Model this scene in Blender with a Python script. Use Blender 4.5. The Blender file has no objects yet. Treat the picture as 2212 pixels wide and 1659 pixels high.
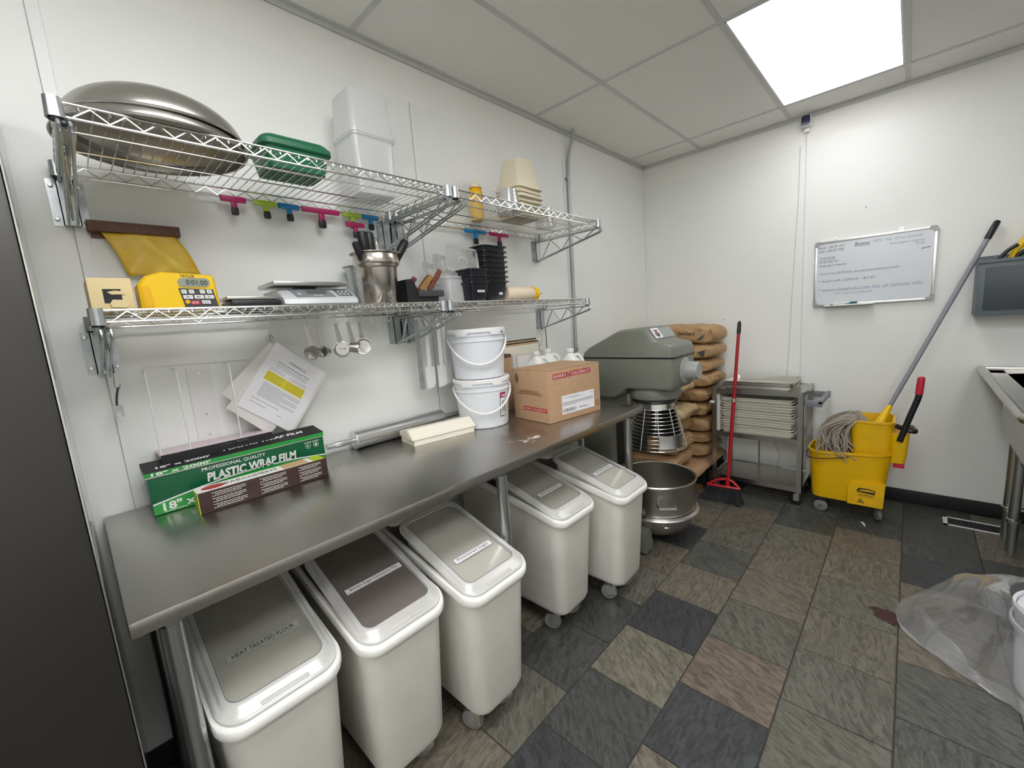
import bpy, bmesh, math, random
from mathutils import Vector, Matrix, noise
random.seed(7)
SC = bpy.context.scene
COL = SC.collection
PI = math.pi

# ------------------------------------------------------------------ camera, world, exposure
cam_d = bpy.data.cameras.new('camera'); cam = bpy.data.objects.new('camera', cam_d); COL.objects.link(cam)
CAM = Vector((1.78564, 0.0, 1.42072))
cam.matrix_world = Matrix(((0.727558, -0.0481, 0.684358, CAM.x), (0.681987, 0.159067, -0.713857, CAM.y),
                           (-0.074522, 0.986095, 0.148534, CAM.z), (0, 0, 0, 1)))
cam_d.sensor_width = 36.0; cam_d.sensor_fit = 'HORIZONTAL'; cam_d.lens = 14.7461
cam_d.clip_start = 0.02; cam_d.clip_end = 60
SC.camera = cam
W = bpy.data.worlds.new('world'); SC.world = W; W.use_nodes = True
W.node_tree.nodes['Background'].inputs[0].default_value = (0.75, 0.8, 0.85, 1)
W.node_tree.nodes['Background'].inputs[1].default_value = 0.05
SC.view_settings.view_transform = 'Standard'; SC.view_settings.look = 'None'
SC.view_settings.exposure = 0.0; SC.view_settings.gamma = 1.0; SC.view_settings.use_curve_mapping = False
LIGHT_STRENGTH, LIGHT_STRENGTH_ROOM = 5.8, 12.0     # panel by the whiteboard wall, kept dim / unseen panels, raised for even light

D = 3.755          # back wall
H = 2.673          # ceiling
XR, YF = 3.75, -2.63   # right wall, wall behind the camera
T = 0.918          # work table top

# ------------------------------------------------------------------ materials
def lin(c):
    return tuple((v / 12.92 if v <= 0.04045 else ((v + 0.055) / 1.055) ** 2.4) for v in c)
def rgb(r, g, b): return lin((r / 255, g / 255, b / 255))
M = {}
def mat(name, col, rough=0.5, metal=0.0, spec=0.5, bump=None, var=None, coat=0.0, trans=0.0, emis=None, aniso=0.0):
    m = bpy.data.materials.new(name); m.use_nodes = True
    nt = m.node_tree; b = nt.nodes['Principled BSDF']
    b.inputs['Base Color'].default_value = (*col, 1); b.inputs['Roughness'].default_value = rough
    b.inputs['Metallic'].default_value = metal; b.inputs['Specular IOR Level'].default_value = spec
    b.inputs['Coat Weight'].default_value = coat; b.inputs['Transmission Weight'].default_value = trans
    if emis: b.inputs['Emission Color'].default_value = (*emis[0], 1); b.inputs['Emission Strength'].default_value = emis[1]
    if var or bump:
        tc = nt.nodes.new('ShaderNodeTexCoord')
    if var:      # (scale, colour2, stretch vector, contrast lo, hi)
        mp = nt.nodes.new('ShaderNodeMapping'); mp.inputs['Scale'].default_value = var[2]
        nz = nt.nodes.new('ShaderNodeTexNoise'); nz.inputs['Scale'].default_value = var[0]; nz.inputs['Detail'].default_value = 6
        cr = nt.nodes.new('ShaderNodeValToRGB'); cr.color_ramp.elements[0].position = var[3]; cr.color_ramp.elements[1].position = var[4]
        cr.color_ramp.elements[0].color = (*col, 1); cr.color_ramp.elements[1].color = (*var[1], 1)
        nt.links.new(tc.outputs['Object'], mp.inputs[0]); nt.links.new(mp.outputs[0], nz.inputs['Vector'])
        nt.links.new(nz.outputs['Fac'], cr.inputs[0]); nt.links.new(cr.outputs[0], b.inputs['Base Color'])
    if bump:     # (scale, strength, distance)
        nz = nt.nodes.new('ShaderNodeTexNoise'); nz.inputs['Scale'].default_value = bump[0]; nz.inputs['Detail'].default_value = 3
        bp = nt.nodes.new('ShaderNodeBump'); bp.inputs['Strength'].default_value = bump[1]; bp.inputs['Distance'].default_value = bump[2]
        nt.links.new(tc.outputs['Object'], nz.inputs['Vector']); nt.links.new(nz.outputs['Fac'], bp.inputs['Height'])
        nt.links.new(bp.outputs[0], b.inputs['Normal'])
    M[name] = m
    return m
def clear(name, col, clear_amt, rough=0.1, milky=0.5, gloss=0.25, tint=(1, 1, 1)):
    """thin see-through plastic: transparent + milky diffuse/translucent + gloss"""
    m = bpy.data.materials.new(name); m.use_nodes = True; nt = m.node_tree
    for n in list(nt.nodes): nt.nodes.remove(n)
    out = nt.nodes.new('ShaderNodeOutputMaterial'); tr = nt.nodes.new('ShaderNodeBsdfTransparent'); tr.inputs[0].default_value = (*tint, 1)
    df = nt.nodes.new('ShaderNodeBsdfDiffuse'); df.inputs[0].default_value = (*col, 1)
    tl = nt.nodes.new('ShaderNodeBsdfTranslucent'); tl.inputs[0].default_value = (*col, 1)
    gl = nt.nodes.new('ShaderNodeBsdfGlossy'); gl.inputs['Roughness'].default_value = rough; gl.inputs[0].default_value = (1, 1, 1, 1)
    m1 = nt.nodes.new('ShaderNodeMixShader'); m1.inputs[0].default_value = milky
    m2 = nt.nodes.new('ShaderNodeMixShader'); m2.inputs[0].default_value = clear_amt
    m3 = nt.nodes.new('ShaderNodeMixShader')
    lw = nt.nodes.new('ShaderNodeLayerWeight'); lw.inputs[0].default_value = 0.35
    mu = nt.nodes.new('ShaderNodeMath'); mu.operation = 'MULTIPLY'; mu.inputs[1].default_value = gloss
    ad = nt.nodes.new('ShaderNodeMath'); ad.operation = 'ADD'; ad.inputs[1].default_value = 0.03; ad.use_clamp = True
    L = nt.links.new
    L(df.outputs[0], m1.inputs[1]); L(tl.outputs[0], m1.inputs[2]); L(m1.outputs[0], m2.inputs[1]); L(tr.outputs[0], m2.inputs[2])
    L(lw.outputs['Fresnel'], mu.inputs[0]); L(mu.outputs[0], ad.inputs[0]); L(ad.outputs[0], m3.inputs[0])
    L(m2.outputs[0], m3.inputs[1]); L(gl.outputs[0], m3.inputs[2]); L(m3.outputs[0], out.inputs[0])
    M[name] = m
    return m

mat('wall_paint', rgb(242, 241, 236), 0.7, bump=(220, 0.15, 0.002))
mat('frp_panel', rgb(241, 242, 239), 0.42, spec=0.4, bump=(160, 0.25, 0.002), var=(1.3, rgb(234, 236, 232), (1, 1, 1), 0.3, 0.8))
mat('moulding', rgb(238, 239, 238), 0.35)
mat('seam', rgb(150, 150, 146), 0.6)
mat('seam_pale', rgb(205, 205, 202), 0.6)
mat('ceiling_tile', rgb(240, 239, 234), 0.85, bump=(90, 0.12, 0.002))
mat('tee', rgb(206, 206, 204), 0.5)
mat('grout', rgb(62, 57, 50), 0.8, bump=(120, 0.3, 0.003))
mat('rubber', rgb(26, 27, 30), 0.45)
mat('steel', (0.56, 0.55, 0.53), 0.27, 1.0, var=(3, (0.48, 0.47, 0.45), (1, 1, 1), 0.35, 0.7))
mat('bowl_steel', (0.50, 0.48, 0.45), 0.3, 1.0)
mat('pot_steel', (0.58, 0.54, 0.50), 0.24, 1.0, var=(4, (0.46, 0.42, 0.38), (1, 1, 6), 0.35, 0.7))
mat('chrome', (0.72, 0.72, 0.70), 0.2, 1.0)
mat('galvanized', (0.52, 0.55, 0.55), 0.35, 0.9, var=(30, (0.42, 0.45, 0.46), (1, 1, 1), 0.35, 0.7))
mat('tube_steel', (0.5, 0.52, 0.52), 0.28, 1.0)
mat('alu', (0.70, 0.70, 0.70), 0.32, 1.0)
mat('darkened_steel', (0.085, 0.082, 0.078), 0.38, 0.85, var=(2, (0.07, 0.067, 0.063), (1, 1, 0.2), 0.3, 0.7))  # steel colour darkened; on the refrigerator door it stands for a dim room's reflection
mat('fridge_side', (0.62, 0.63, 0.63), 0.14, 1.0)
mat('black_plastic', rgb(24, 25, 28), 0.4)
mat('black_pan', rgb(20, 22, 30), 0.3)
mat('dark_grey', rgb(62, 63, 66), 0.45)
mat('white_plastic', rgb(232, 232, 230), 0.38)
mat('bin_white', rgb(218, 215, 207), 0.42, var=(9, rgb(208, 204, 194), (1, 1, 1), 0.45, 0.85))
mat('bin_rim', rgb(238, 237, 233), 0.3)
mat('pail_white', rgb(226, 229, 234), 0.4)
mat('pail_lid', rgb(238, 238, 238), 0.35)
mat('paper', rgb(232, 231, 234), 0.7)
mat('paper2', rgb(222, 217, 214), 0.7)
mat('cream_card', rgb(240, 235, 218), 0.6)
mat('manila', rgb(224, 203, 152), 0.6)
mat('cardboard', rgb(188, 154, 122), 0.7, var=(26, rgb(177, 143, 110), (1, 1, 6), 0.35, 0.75))
mat('card_dark', rgb(96, 74, 56), 0.7)
mat('kraft', rgb(188, 152, 110), 0.62, var=(8, rgb(170, 134, 92), (1, 1, 1), 0.3, 0.75), bump=(22, 0.7, 0.015))
mat('kraft_light', rgb(198, 164, 128), 0.65, var=(8, rgb(182, 146, 104), (1, 1, 1), 0.3, 0.7), bump=(10, 0.4, 0.01))
mat('kraft_grey', rgb(72, 70, 70), 0.55, bump=(14, 0.4, 0.01))
mat('poly_sack', rgb(205, 184, 146), 0.3, spec=0.6, var=(9, rgb(190, 160, 112), (1, 1, 1), 0.35, 0.7), bump=(16, 0.6, 0.012))
mat('wood_brown', rgb(104, 66, 38), 0.45, var=(12, rgb(84, 50, 28), (1, 10, 1), 0.3, 0.7))
mat('wood_handle', rgb(112, 74, 46), 0.35, var=(40, rgb(92, 58, 34), (1, 1, 8), 0.3, 0.7))
mat('wood_light', rgb(150, 112, 62), 0.35)
mat('wood_red', rgb(116, 62, 44), 0.35)
mat('pallet_wood', rgb(170, 128, 78), 0.7, var=(6, rgb(140, 102, 58), (1, 8, 1), 0.3, 0.7))
mat('maple', rgb(203, 170, 128), 0.5)
mat('yellow', rgb(244, 200, 0), 0.35, coat=0.1)
mat('bucket_yellow', rgb(236, 186, 0), 0.42, var=(5, rgb(200, 150, 10), (1, 1, 1), 0.5, 0.85))
mat('mustard', rgb(236, 180, 8), 0.3)
mat('bottle_clear', rgb(232, 214, 190), 0.35, spec=0.5)
mat('red', rgb(176, 26, 34), 0.35)
mat('red_pole', rgb(170, 18, 28), 0.3)
mat('pinkred', rgb(196, 40, 62), 0.4)
mat('magenta', rgb(184, 24, 98), 0.4)
mat('lime', rgb(172, 200, 62), 0.4)
mat('blue', rgb(20, 128, 190), 0.4)
mat('green_box', rgb(12, 96, 62), 0.4)
mat('green_wrap', rgb(0, 92, 56), 0.35)
mat('green_light', rgb(40, 152, 62), 0.35)
mat('lime_card', rgb(178, 206, 40), 0.4)
mat('brown_card', rgb(60, 38, 34), 0.45)
mat('ink', rgb(28, 26, 30), 0.6)
mat('ink_grey', rgb(110, 112, 122), 0.6)
mat('ink_blue', rgb(130, 150, 180), 0.6)
mat('ink_brown', rgb(120, 88, 60), 0.7)
mat('ink_red', rgb(176, 58, 52), 0.6)
mat('white_print', rgb(236, 236, 232), 0.55)
mat('highlight', rgb(226, 214, 52), 0.6)
mat('lcd', rgb(150, 156, 142), 0.25)
mat('lcd_dark', rgb(96, 98, 90), 0.25)
mat('board_white', rgb(216, 221, 226), 0.18, spec=0.6)
mat('board_frame', rgb(158, 158, 160), 0.4, 0.3)
mat('silver_plastic', rgb(196, 198, 200), 0.3)
mat('mixer_grey', rgb(116, 118, 108), 0.42, bump=(260, 0.1, 0.001))
mat('mixer_light', rgb(150, 152, 148), 0.35)
mat('tray_white', rgb(222, 219, 206), 0.4)
mat('pan_alu', (0.70, 0.68, 0.64), 0.33, 1.0, var=(6, (0.60, 0.55, 0.46), (1, 1, 1), 0.5, 0.8))
mat('grey_bin', rgb(94, 104, 112), 0.45)
mat('grey_bin_dark', rgb(60, 66, 74), 0.4)
mat('grey_tube', rgb(136, 138, 146), 0.4)
mat('grey_casing', rgb(122, 126, 130), 0.45)
mat('mop_yarn', rgb(168, 158, 146), 0.85)
mat('beige_pan', rgb(226, 216, 190), 0.3, spec=0.5)
mat('flour', rgb(200, 198, 190), 0.8)
mat('brown_sugar', rgb(74, 44, 28), 0.8, var=(30, rgb(96, 64, 44), (1, 1, 1), 0.4, 0.8))
mat('powder_sugar', rgb(226, 224, 218), 0.8)
mat('wheel_grey', rgb(116, 116, 114), 0.5)
mat('yellow_bag', rgb(240, 208, 88), 0.4, var=(7, rgb(220, 170, 24), (1, 1, 1), 0.35, 0.7))
mat('pink_card', rgb(216, 198, 204), 0.6)
mat('cam_lens', rgb(28, 34, 70), 0.15)
mat('cord', rgb(60, 58, 58), 0.5)
mat('cord_white', rgb(214, 212, 206), 0.5)
mat('milk_jug', rgb(232, 234, 230), 0.35)
mat('diffuser', (1, 1, 1), 0.6, emis=((0.985, 0.99, 1.0), LIGHT_STRENGTH))
mat('diffuser_room', (1, 1, 1), 0.6, emis=((0.985, 0.99, 1.0), LIGHT_STRENGTH_ROOM))
clear('clear_plastic', (0.86, 0.88, 0.88), 0.62, 0.12, 0.5, 0.6)
clear('milky_plastic', (0.93, 0.94, 0.94), 0.40, 0.2, 0.55, 0.35)
clear('bin_window', (0.80, 0.79, 0.76), 0.88, 0.14, 0.3, 0.3, (0.97, 0.97, 0.95))
clear('bin_lid', (0.88, 0.87, 0.84), 0.16, 0.2, 0.3, 0.5)
clear('acrylic', (0.9, 0.9, 0.9), 0.8, 0.1, 0.5, 0.5)
clear('poly_bag', (0.88, 0.9, 0.93), 0.76, 0.12, 0.4, 0.26)
clear('stain', (0.075, 0.028, 0.028), 0.42, 0.4, 0.0, 0.05)
mat('conduit', rgb(176, 180, 182), 0.35, 0.4)
clear('strip_tape', (0.7, 0.7, 0.68), 0.35, 0.25, 0.3, 0.4)

def table_top_material():
    m = mat('table_steel', (0.46, 0.445, 0.42), 0.30, 1.0); nt = m.node_tree; b = nt.nodes['Principled BSDF']; L = nt.links.new
    tc = nt.nodes.new('ShaderNodeTexCoord')
    n1 = nt.nodes.new('ShaderNodeTexNoise'); n1.inputs['Scale'].default_value = 3; n1.inputs['Detail'].default_value = 1
    r1 = nt.nodes.new('ShaderNodeMapRange'); r1.inputs[1].default_value = 0.3; r1.inputs[2].default_value = 0.7; r1.inputs[3].default_value = 0.25; r1.inputs[4].default_value = 0.36
    L(tc.outputs['Object'], n1.inputs['Vector']); L(n1.outputs['Fac'], r1.inputs[0]); L(r1.outputs[0], b.inputs['Roughness'])
    # flour dusting: a patch with its own shape near the carton
    d = nt.nodes.new('ShaderNodeVectorMath'); d.operation = 'DISTANCE'
    mp = nt.nodes.new('ShaderNodeMapping'); mp.inputs['Scale'].default_value = (1.0, 0.8, 1.0)
    d.inputs[1].default_value = (0.24, 0.26 * 0.8, T)
    L(tc.outputs['Object'], mp.inputs[0]); L(mp.outputs[0], d.inputs[0])
    mr = nt.nodes.new('ShaderNodeMapRange'); mr.inputs[1].default_value = 0.0; mr.inputs[2].default_value = 0.22; mr.inputs[3].default_value = 0.17; mr.inputs[4].default_value = -0.22
    n2 = nt.nodes.new('ShaderNodeTexNoise'); n2.inputs['Scale'].default_value = 26; n2.inputs['Detail'].default_value = 7; n2.inputs['Roughness'].default_value = 0.7
    L(tc.outputs['Object'], n2.inputs['Vector'])
    ad = nt.nodes.new('ShaderNodeMath'); ad.operation = 'ADD'; L(d.outputs['Value'], mr.inputs[0]); L(mr.outputs[0], ad.inputs[0]); L(n2.outputs['Fac'], ad.inputs[1])
    cr = nt.nodes.new('ShaderNodeMapRange'); cr.inputs[1].default_value = 0.64; cr.inputs[2].default_value = 0.80; L(ad.outputs[0], cr.inputs[0])
    pw = nt.nodes.new('ShaderNodeBsdfDiffuse'); pw.inputs[0].default_value = (0.75, 0.74, 0.7, 1)
    mx = nt.nodes.new('ShaderNodeMixShader'); out = nt.nodes['Material Output']
    L(cr.outputs[0], mx.inputs[0]); L(b.outputs[0], mx.inputs[1]); L(pw.outputs[0], mx.inputs[2]); L(mx.outputs[0], out.inputs[0])
table_top_material()

def slate_material():
    m = bpy.data.materials.new('slate'); m.use_nodes = True; M['slate'] = m; nt = m.node_tree; b = nt.nodes['Principled BSDF']; L = nt.links.new
    oi = nt.nodes.new('ShaderNodeObjectInfo'); tc = nt.nodes.new('ShaderNodeTexCoord')
    rot = nt.nodes.new('ShaderNodeVectorRotate'); rot.inputs['Axis'].default_value = (0, 0, 1)
    ra = nt.nodes.new('ShaderNodeMath'); ra.operation = 'MULTIPLY_ADD'; ra.inputs[1].default_value = 1.6; ra.inputs[2].default_value = 0.2
    L(oi.outputs['Random'], ra.inputs[0]); L(ra.outputs[0], rot.inputs['Angle']); L(tc.outputs['Object'], rot.inputs['Vector'])
    off = nt.nodes.new('ShaderNodeVectorMath'); off.operation = 'ADD'; sc = nt.nodes.new('ShaderNodeMath'); sc.operation = 'MULTIPLY'; sc.inputs[1].default_value = 37.0
    L(oi.outputs['Random'], sc.inputs[0]); L(sc.outputs[0], off.inputs[1]); L(rot.outputs[0], off.inputs[0])
    mp = nt.nodes.new('ShaderNodeMapping'); mp.inputs['Scale'].default_value = (2.2, 8.0, 1.0); L(off.outputs[0], mp.inputs[0])
    n1 = nt.nodes.new('ShaderNodeTexNoise'); n1.inputs['Scale'].default_value = 7.5; n1.inputs['Detail'].default_value = 10; n1.inputs['Roughness'].default_value = 0.72; n1.inputs['Distortion'].default_value = 0.9
    L(mp.outputs[0], n1.inputs['Vector'])
    n2 = nt.nodes.new('ShaderNodeTexNoise'); n2.inputs['Scale'].default_value = 5.0; n2.inputs['Detail'].default_value = 3; L(off.outputs[0], n2.inputs['Vector'])
    dk = nt.nodes.new('ShaderNodeMixRGB'); dk.blend_type = 'MULTIPLY'; dk.inputs[2].default_value = (0.42, 0.42, 0.40, 1)
    r1 = nt.nodes.new('ShaderNodeMapRange'); r1.inputs[1].default_value = 0.43; r1.inputs[2].default_value = 0.60; L(n1.outputs['Fac'], r1.inputs[0])
    L(r1.outputs[0], dk.inputs[0]); L(oi.outputs['Color'], dk.inputs[1])
    lt = nt.nodes.new('ShaderNodeMixRGB'); lt.blend_type = 'MIX'; lt.inputs[2].default_value = (0.12, 0.115, 0.085, 1)
    r2 = nt.nodes.new('ShaderNodeMapRange'); r2.inputs[1].default_value = 0.55; r2.inputs[2].default_value = 0.75; r2.inputs[4].default_value = 0.55; L(n2.outputs['Fac'], r2.inputs[0])
    al = nt.nodes.new('ShaderNodeMath'); al.operation = 'MULTIPLY'; L(r2.outputs[0], al.inputs[0]); L(oi.outputs['Alpha'], al.inputs[1])
    L(al.outputs[0], lt.inputs[0]); L(dk.outputs[0], lt.inputs[1]); L(lt.outputs[0], b.inputs['Base Color'])
    bp = nt.nodes.new('ShaderNodeBump'); bp.inputs['Strength'].default_value = 0.5; bp.inputs['Distance'].default_value = 0.005
    L(n1.outputs['Fac'], bp.inputs['Height']); L(bp.outputs[0], b.inputs['Normal'])
    b.inputs['Roughness'].default_value = 0.42; b.inputs['Specular IOR Level'].default_value = 0.5
slate_material()

# ------------------------------------------------------------------ mesh helpers
def wm(o):
    if o is None: return Matrix.Identity(4)
    m = Matrix.LocRotScale(o.location, o.rotation_euler, o.scale)
    return wm(o.parent) @ m if o.parent else m
class MB:
    """collects geometry in world coordinates; build() makes ONE mesh object"""
    def __init__(s): s.v = []; s.f = []
    def add(s, vs, fs):
        k = len(s.v); s.v += [Vector(v) for v in vs]; s.f += [[i + k for i in f] for f in fs]; return s
    def box(s, x0, x1, y0, y1, z0, z1, bev=0.0):
        if bev <= 0:
            return s.add([(x0, y0, z0), (x1, y0, z0), (x1, y1, z0), (x0, y1, z0), (x0, y0, z1), (x1, y0, z1), (x1, y1, z1), (x0, y1, z1)],
                         [(0, 3, 2, 1), (4, 5, 6, 7), (0, 1, 5, 4), (1, 2, 6, 5), (2, 3, 7, 6), (3, 0, 4, 7)])
        bm = bmesh.new(); bmesh.ops.create_cube(bm, size=1.0)
        for v in bm.verts: v.co = Vector((x0 + (v.co.x + .5) * (x1 - x0), y0 + (v.co.y + .5) * (y1 - y0), z0 + (v.co.z + .5) * (z1 - z0)))
        bmesh.ops.bevel(bm, geom=bm.edges[:], offset=bev, segments=2, profile=0.6, affect='EDGES')
        bm.verts.index_update(); s.add([v.co.copy() for v in bm.verts], [[v.index for v in f.verts] for f in bm.faces]); bm.free(); return s
    def obox(s, size, mtx, bev=0.0):
        t = MB(); t.box(-size[0] / 2, size[0] / 2, -size[1] / 2, size[1] / 2, -size[2] / 2, size[2] / 2, bev)
        return s.add([mtx @ v for v in t.v], t.f)
    def mesh(s, o, mtx): return s.add([mtx @ v for v in o.v], o.f)
    def prism(s, poly, axis, a, b):
        """poly: 2-D outline; axis 'y': points are (x,z) extruded y=a..b; 'x': (y,z); 'z': (x,y)"""
        n = len(poly)
        def P(p, t): return (p[0], t, p[1]) if axis == 'y' else ((t, p[0], p[1]) if axis == 'x' else (p[0], p[1], t))
        vs = [P(p, a) for p in poly] + [P(p, b) for p in poly]
        return s.add(vs, [list(range(n))[::-1], list(range(n, 2 * n))] + [(i, (i + 1) % n, (i + 1) % n + n, i + n) for i in range(n)])
    def cyl(s, p0, p1, r0, r1=None, n=14, caps=True):
        p0 = Vector(p0); p1 = Vector(p1); r1 = r0 if r1 is None else r1
        d = (p1 - p0).normalized(); a = d.orthogonal().normalized(); b = d.cross(a)
        vs = [p + (a * math.cos(2 * PI * i / n) + b * math.sin(2 * PI * i / n)) * r for p, r in ((p0, r0), (p1, r1)) for i in range(n)]
        fs = [(i, (i + 1) % n, (i + 1) % n + n, i + n) for i in range(n)]
        if caps: fs += [list(range(n))[::-1], list(range(n, 2 * n))]
        return s.add(vs, fs)
    def tube(s, pts, r, n=6, closed=False):
        pts = [Vector(p) for p in pts]; m = len(pts); vs = []; fs = []
        t0 = (pts[1] - pts[0]).normalized(); a = t0.orthogonal().normalized()
        rr = r if isinstance(r, (list, tuple)) else [r] * m
        for i, p in enumerate(pts):
            q0 = pts[i - 1] if (i > 0 or closed) else p; q1 = pts[(i + 1) % m] if (i < m - 1 or closed) else p
            t = (q1 - q0); t = t.normalized() if t.length > 1e-9 else t0
            a = (a - t * a.dot(t)); a = a.normalized() if a.length > 1e-6 else t.orthogonal().normalized(); b = t.cross(a)
            vs += [p + (a * math.cos(2 * PI * k / n) + b * math.sin(2 * PI * k / n)) * rr[i] for k in range(n)]
        for i in range(m if closed else m - 1):
            j = (i + 1) % m
            fs += [(i * n + k, i * n + (k + 1) % n, j * n + (k + 1) % n, j * n + k) for k in range(n)]
        if not closed: fs += [list(range(n))[::-1], [(m - 1) * n + k for k in range(n)]]
        return s.add(vs, fs)
    def lathe(s, prof, c=(0, 0, 0), n=36, axis=None, close=False):
        """prof: (r, h) pairs around axis through c (default +Z)"""
        d = Vector(axis).normalized() if axis else Vector((0, 0, 1)); c = Vector(c)
        a = d.orthogonal().normalized() if axis else Vector((1, 0, 0)); b = d.cross(a); vs = []; fs = []
        for r, h in prof: vs += [c + d * h + (a * math.cos(2 * PI * k / n) + b * math.sin(2 * PI * k / n)) * r for k in range(n)]
        m = len(prof)
        for i in range(m - 1 + (1 if close else 0)):
            j = (i + 1) % m
            fs += [(i * n + k, i * n + (k + 1) % n, j * n + (k + 1) % n, j * n + k) for k in range(n)]
        if not close:
            if prof[0][0] > 1e-5: fs.append(list(range(n))[::-1])
            if prof[-1][0] > 1e-5: fs.append([(m - 1) * n + k for k in range(n)])
        return s.add(vs, fs)
    def loft(s, loops, cap0=True, cap1=True):
        n = len(loops[0]); vs = [p for l in loops for p in l]; m = len(loops)
        fs = [(i * n + k, i * n + (k + 1) % n, (i + 1) * n + (k + 1) % n, (i + 1) * n + k) for i in range(m - 1) for k in range(n)]
        if cap0: fs.append(list(range(n))[::-1])
        if cap1: fs.append([(m - 1) * n + k for k in range(n)])
        return s.add(vs, fs)
    def build(s, name, material, parent=None, smooth=38, kind=None):
        me = bpy.data.meshes.new(name); inv = wm(parent).inverted() if parent else Matrix.Identity(4)
        me.from_pydata([tuple(inv @ v) for v in s.v], [], s.f); me.materials.append(M[material]); me.validate()
        bm = bmesh.new(); bm.from_mesh(me); bmesh.ops.remove_doubles(bm, verts=bm.verts[:], dist=1e-6)
        bmesh.ops.recalc_face_normals(bm, faces=bm.faces[:]); bm.to_mesh(me); bm.free()
        if smooth:
            me.polygons.foreach_set('use_smooth', [True] * len(me.polygons)); me.set_sharp_from_angle(angle=math.radians(smooth))
        o = bpy.data.objects.new(name, me); COL.objects.link(o); o.parent = parent
        if kind: o['kind'] = kind
        return o
def rrect(cx, cy, hx, hy, r, n=5):
    """counter-clockwise rounded rectangle outline, 4*(n+1) points"""
    out = []
    for sx, sy, a0 in ((1, -1, -PI / 2), (1, 1, 0), (-1, 1, PI / 2), (-1, -1, PI)):
        for i in range(n + 1):
            a = a0 + (PI / 2) * i / n
            out.append((cx + sx * (hx - r) + r * math.cos(a), cy + sy * (hy - r) + r * math.sin(a)))
    return out
def zl(loop, z): return [(x, y, z) for x, y in loop]
def smooth_path(pts, k=6):
    """Catmull-Rom through the points"""
    P = [Vector(p) for p in pts]; P = [P[0] * 2 - P[1]] + P + [P[-1] * 2 - P[-2]]; out = []
    for i in range(1, len(P) - 2):
        for j in range(k):
            t = j / k; a, b, c, d = P[i - 1], P[i], P[i + 1], P[i + 2]
            out.append(0.5 * ((2 * b) + (c - a) * t + (2 * a - 5 * b + 4 * c - d) * t * t + (3 * b - a - 3 * c + d) * t ** 3))
    return out + [P[-2]]
def tag(o, label, cat, group=None, kind=None):
    if label: o['label'] = label
    if cat: o['category'] = cat
    if group: o['group'] = group
    if kind: o['kind'] = kind
    return o
def thing(name, label, cat, loc=(0, 0, 0), rz=0.0, group=None, rot=None):
    o = bpy.data.objects.new(name, None); COL.objects.link(o); o.location = loc; o.rotation_euler = rot if rot else (0, 0, rz); o.empty_display_size = 0.05
    return tag(o, label, cat, group)
def dup(root, loc=None, rot=None, label=None, group=None):
    r = root.copy(); COL.objects.link(r)
    if loc is not None: r.location = loc
    if rot is not None: r.rotation_euler = rot
    if label: r['label'] = label
    if group: r['group'] = group
    for ch in list(root.children):
        c = ch.copy(); COL.objects.link(c); c.parent = r
        for g in list(ch.children):
            d = g.copy(); COL.objects.link(d); d.parent = c
    return r
TEXTS = []
def text(s, pos, xdir, up, w, h, material, parent, name='lettering', shear=0.0, bold=0.0, label=None):
    """flat print, fitted into w x h (metres), centred at pos (world)"""
    cu = bpy.data.curves.new(name, 'FONT'); cu.body = s; cu.align_x = 'CENTER'; cu.align_y = 'CENTER'; cu.size = 0.1; cu.shear = shear; cu.offset = bold
    cu.resolution_u = 2; cu.materials.append(M[material])
    o = bpy.data.objects.new(name, cu); COL.objects.link(o); o.parent = parent
    if label: o['label'] = label
    TEXTS.append((o, Vector(pos), Vector(xdir).normalized(), Vector(up).normalized(), w, h, parent)); return o
def place_texts():
    bpy.context.view_layer.update(); dg = bpy.context.evaluated_depsgraph_get()
    for o, pos, x, up, w, h, parent in TEXTS:
        bb = [Vector(c) for c in o.bound_box]; dx = max(c.x for c in bb) - min(c.x for c in bb); dy = max(c.y for c in bb) - min(c.y for c in bb)
        cx = (max(c.x for c in bb) + min(c.x for c in bb)) / 2; cy = (max(c.y for c in bb) + min(c.y for c in bb)) / 2
        sx = w / max(dx, 1e-4); sy = h / max(dy, 1e-4) if h else sx
        n = x.cross(up).normalized(); up2 = n.cross(x)
        R = Matrix((x, up2, n)).transposed().to_4x4()
        m = Matrix.Translation(pos) @ R @ Matrix.Diagonal((sx, sy, 1, 1)) @ Matrix.Translation((-cx, -cy, 0))
        me = bpy.data.meshes.new_from_object(o.evaluated_get(dg)); me.transform(wm(parent).inverted() @ m)
        q = bpy.data.objects.new('lettering', me); COL.objects.link(q); q.parent = parent; q['kind'] = 'stuff'
    for o, *_ in TEXTS: bpy.data.objects.remove(o)
def scribble_lines(rows, origin, xdir, up, material, parent, th, seed=1, name='fine_print', gap=0.25):
    """lines of print too fine to read: rows = (x0, x1, y) in metres on the plane; broken into word-long dashes"""
    rnd = random.Random(seed); x = Vector(xdir).normalized(); u = Vector(up).normalized(); n = x.cross(u); o = Vector(origin); b = MB()
    for x0, x1, y in rows:
        t = x0
        while t < x1:
            l = min(rnd.uniform(2, 6) * th, x1 - t)
            p = o + x * t + u * y
            b.add([p, p + x * l, p + x * l + u * th, p + u * th], [(0, 1, 2, 3)]); t += l + th * (0.6 + gap)
    return b.build(name, material, parent, smooth=0, kind='stuff')

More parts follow.
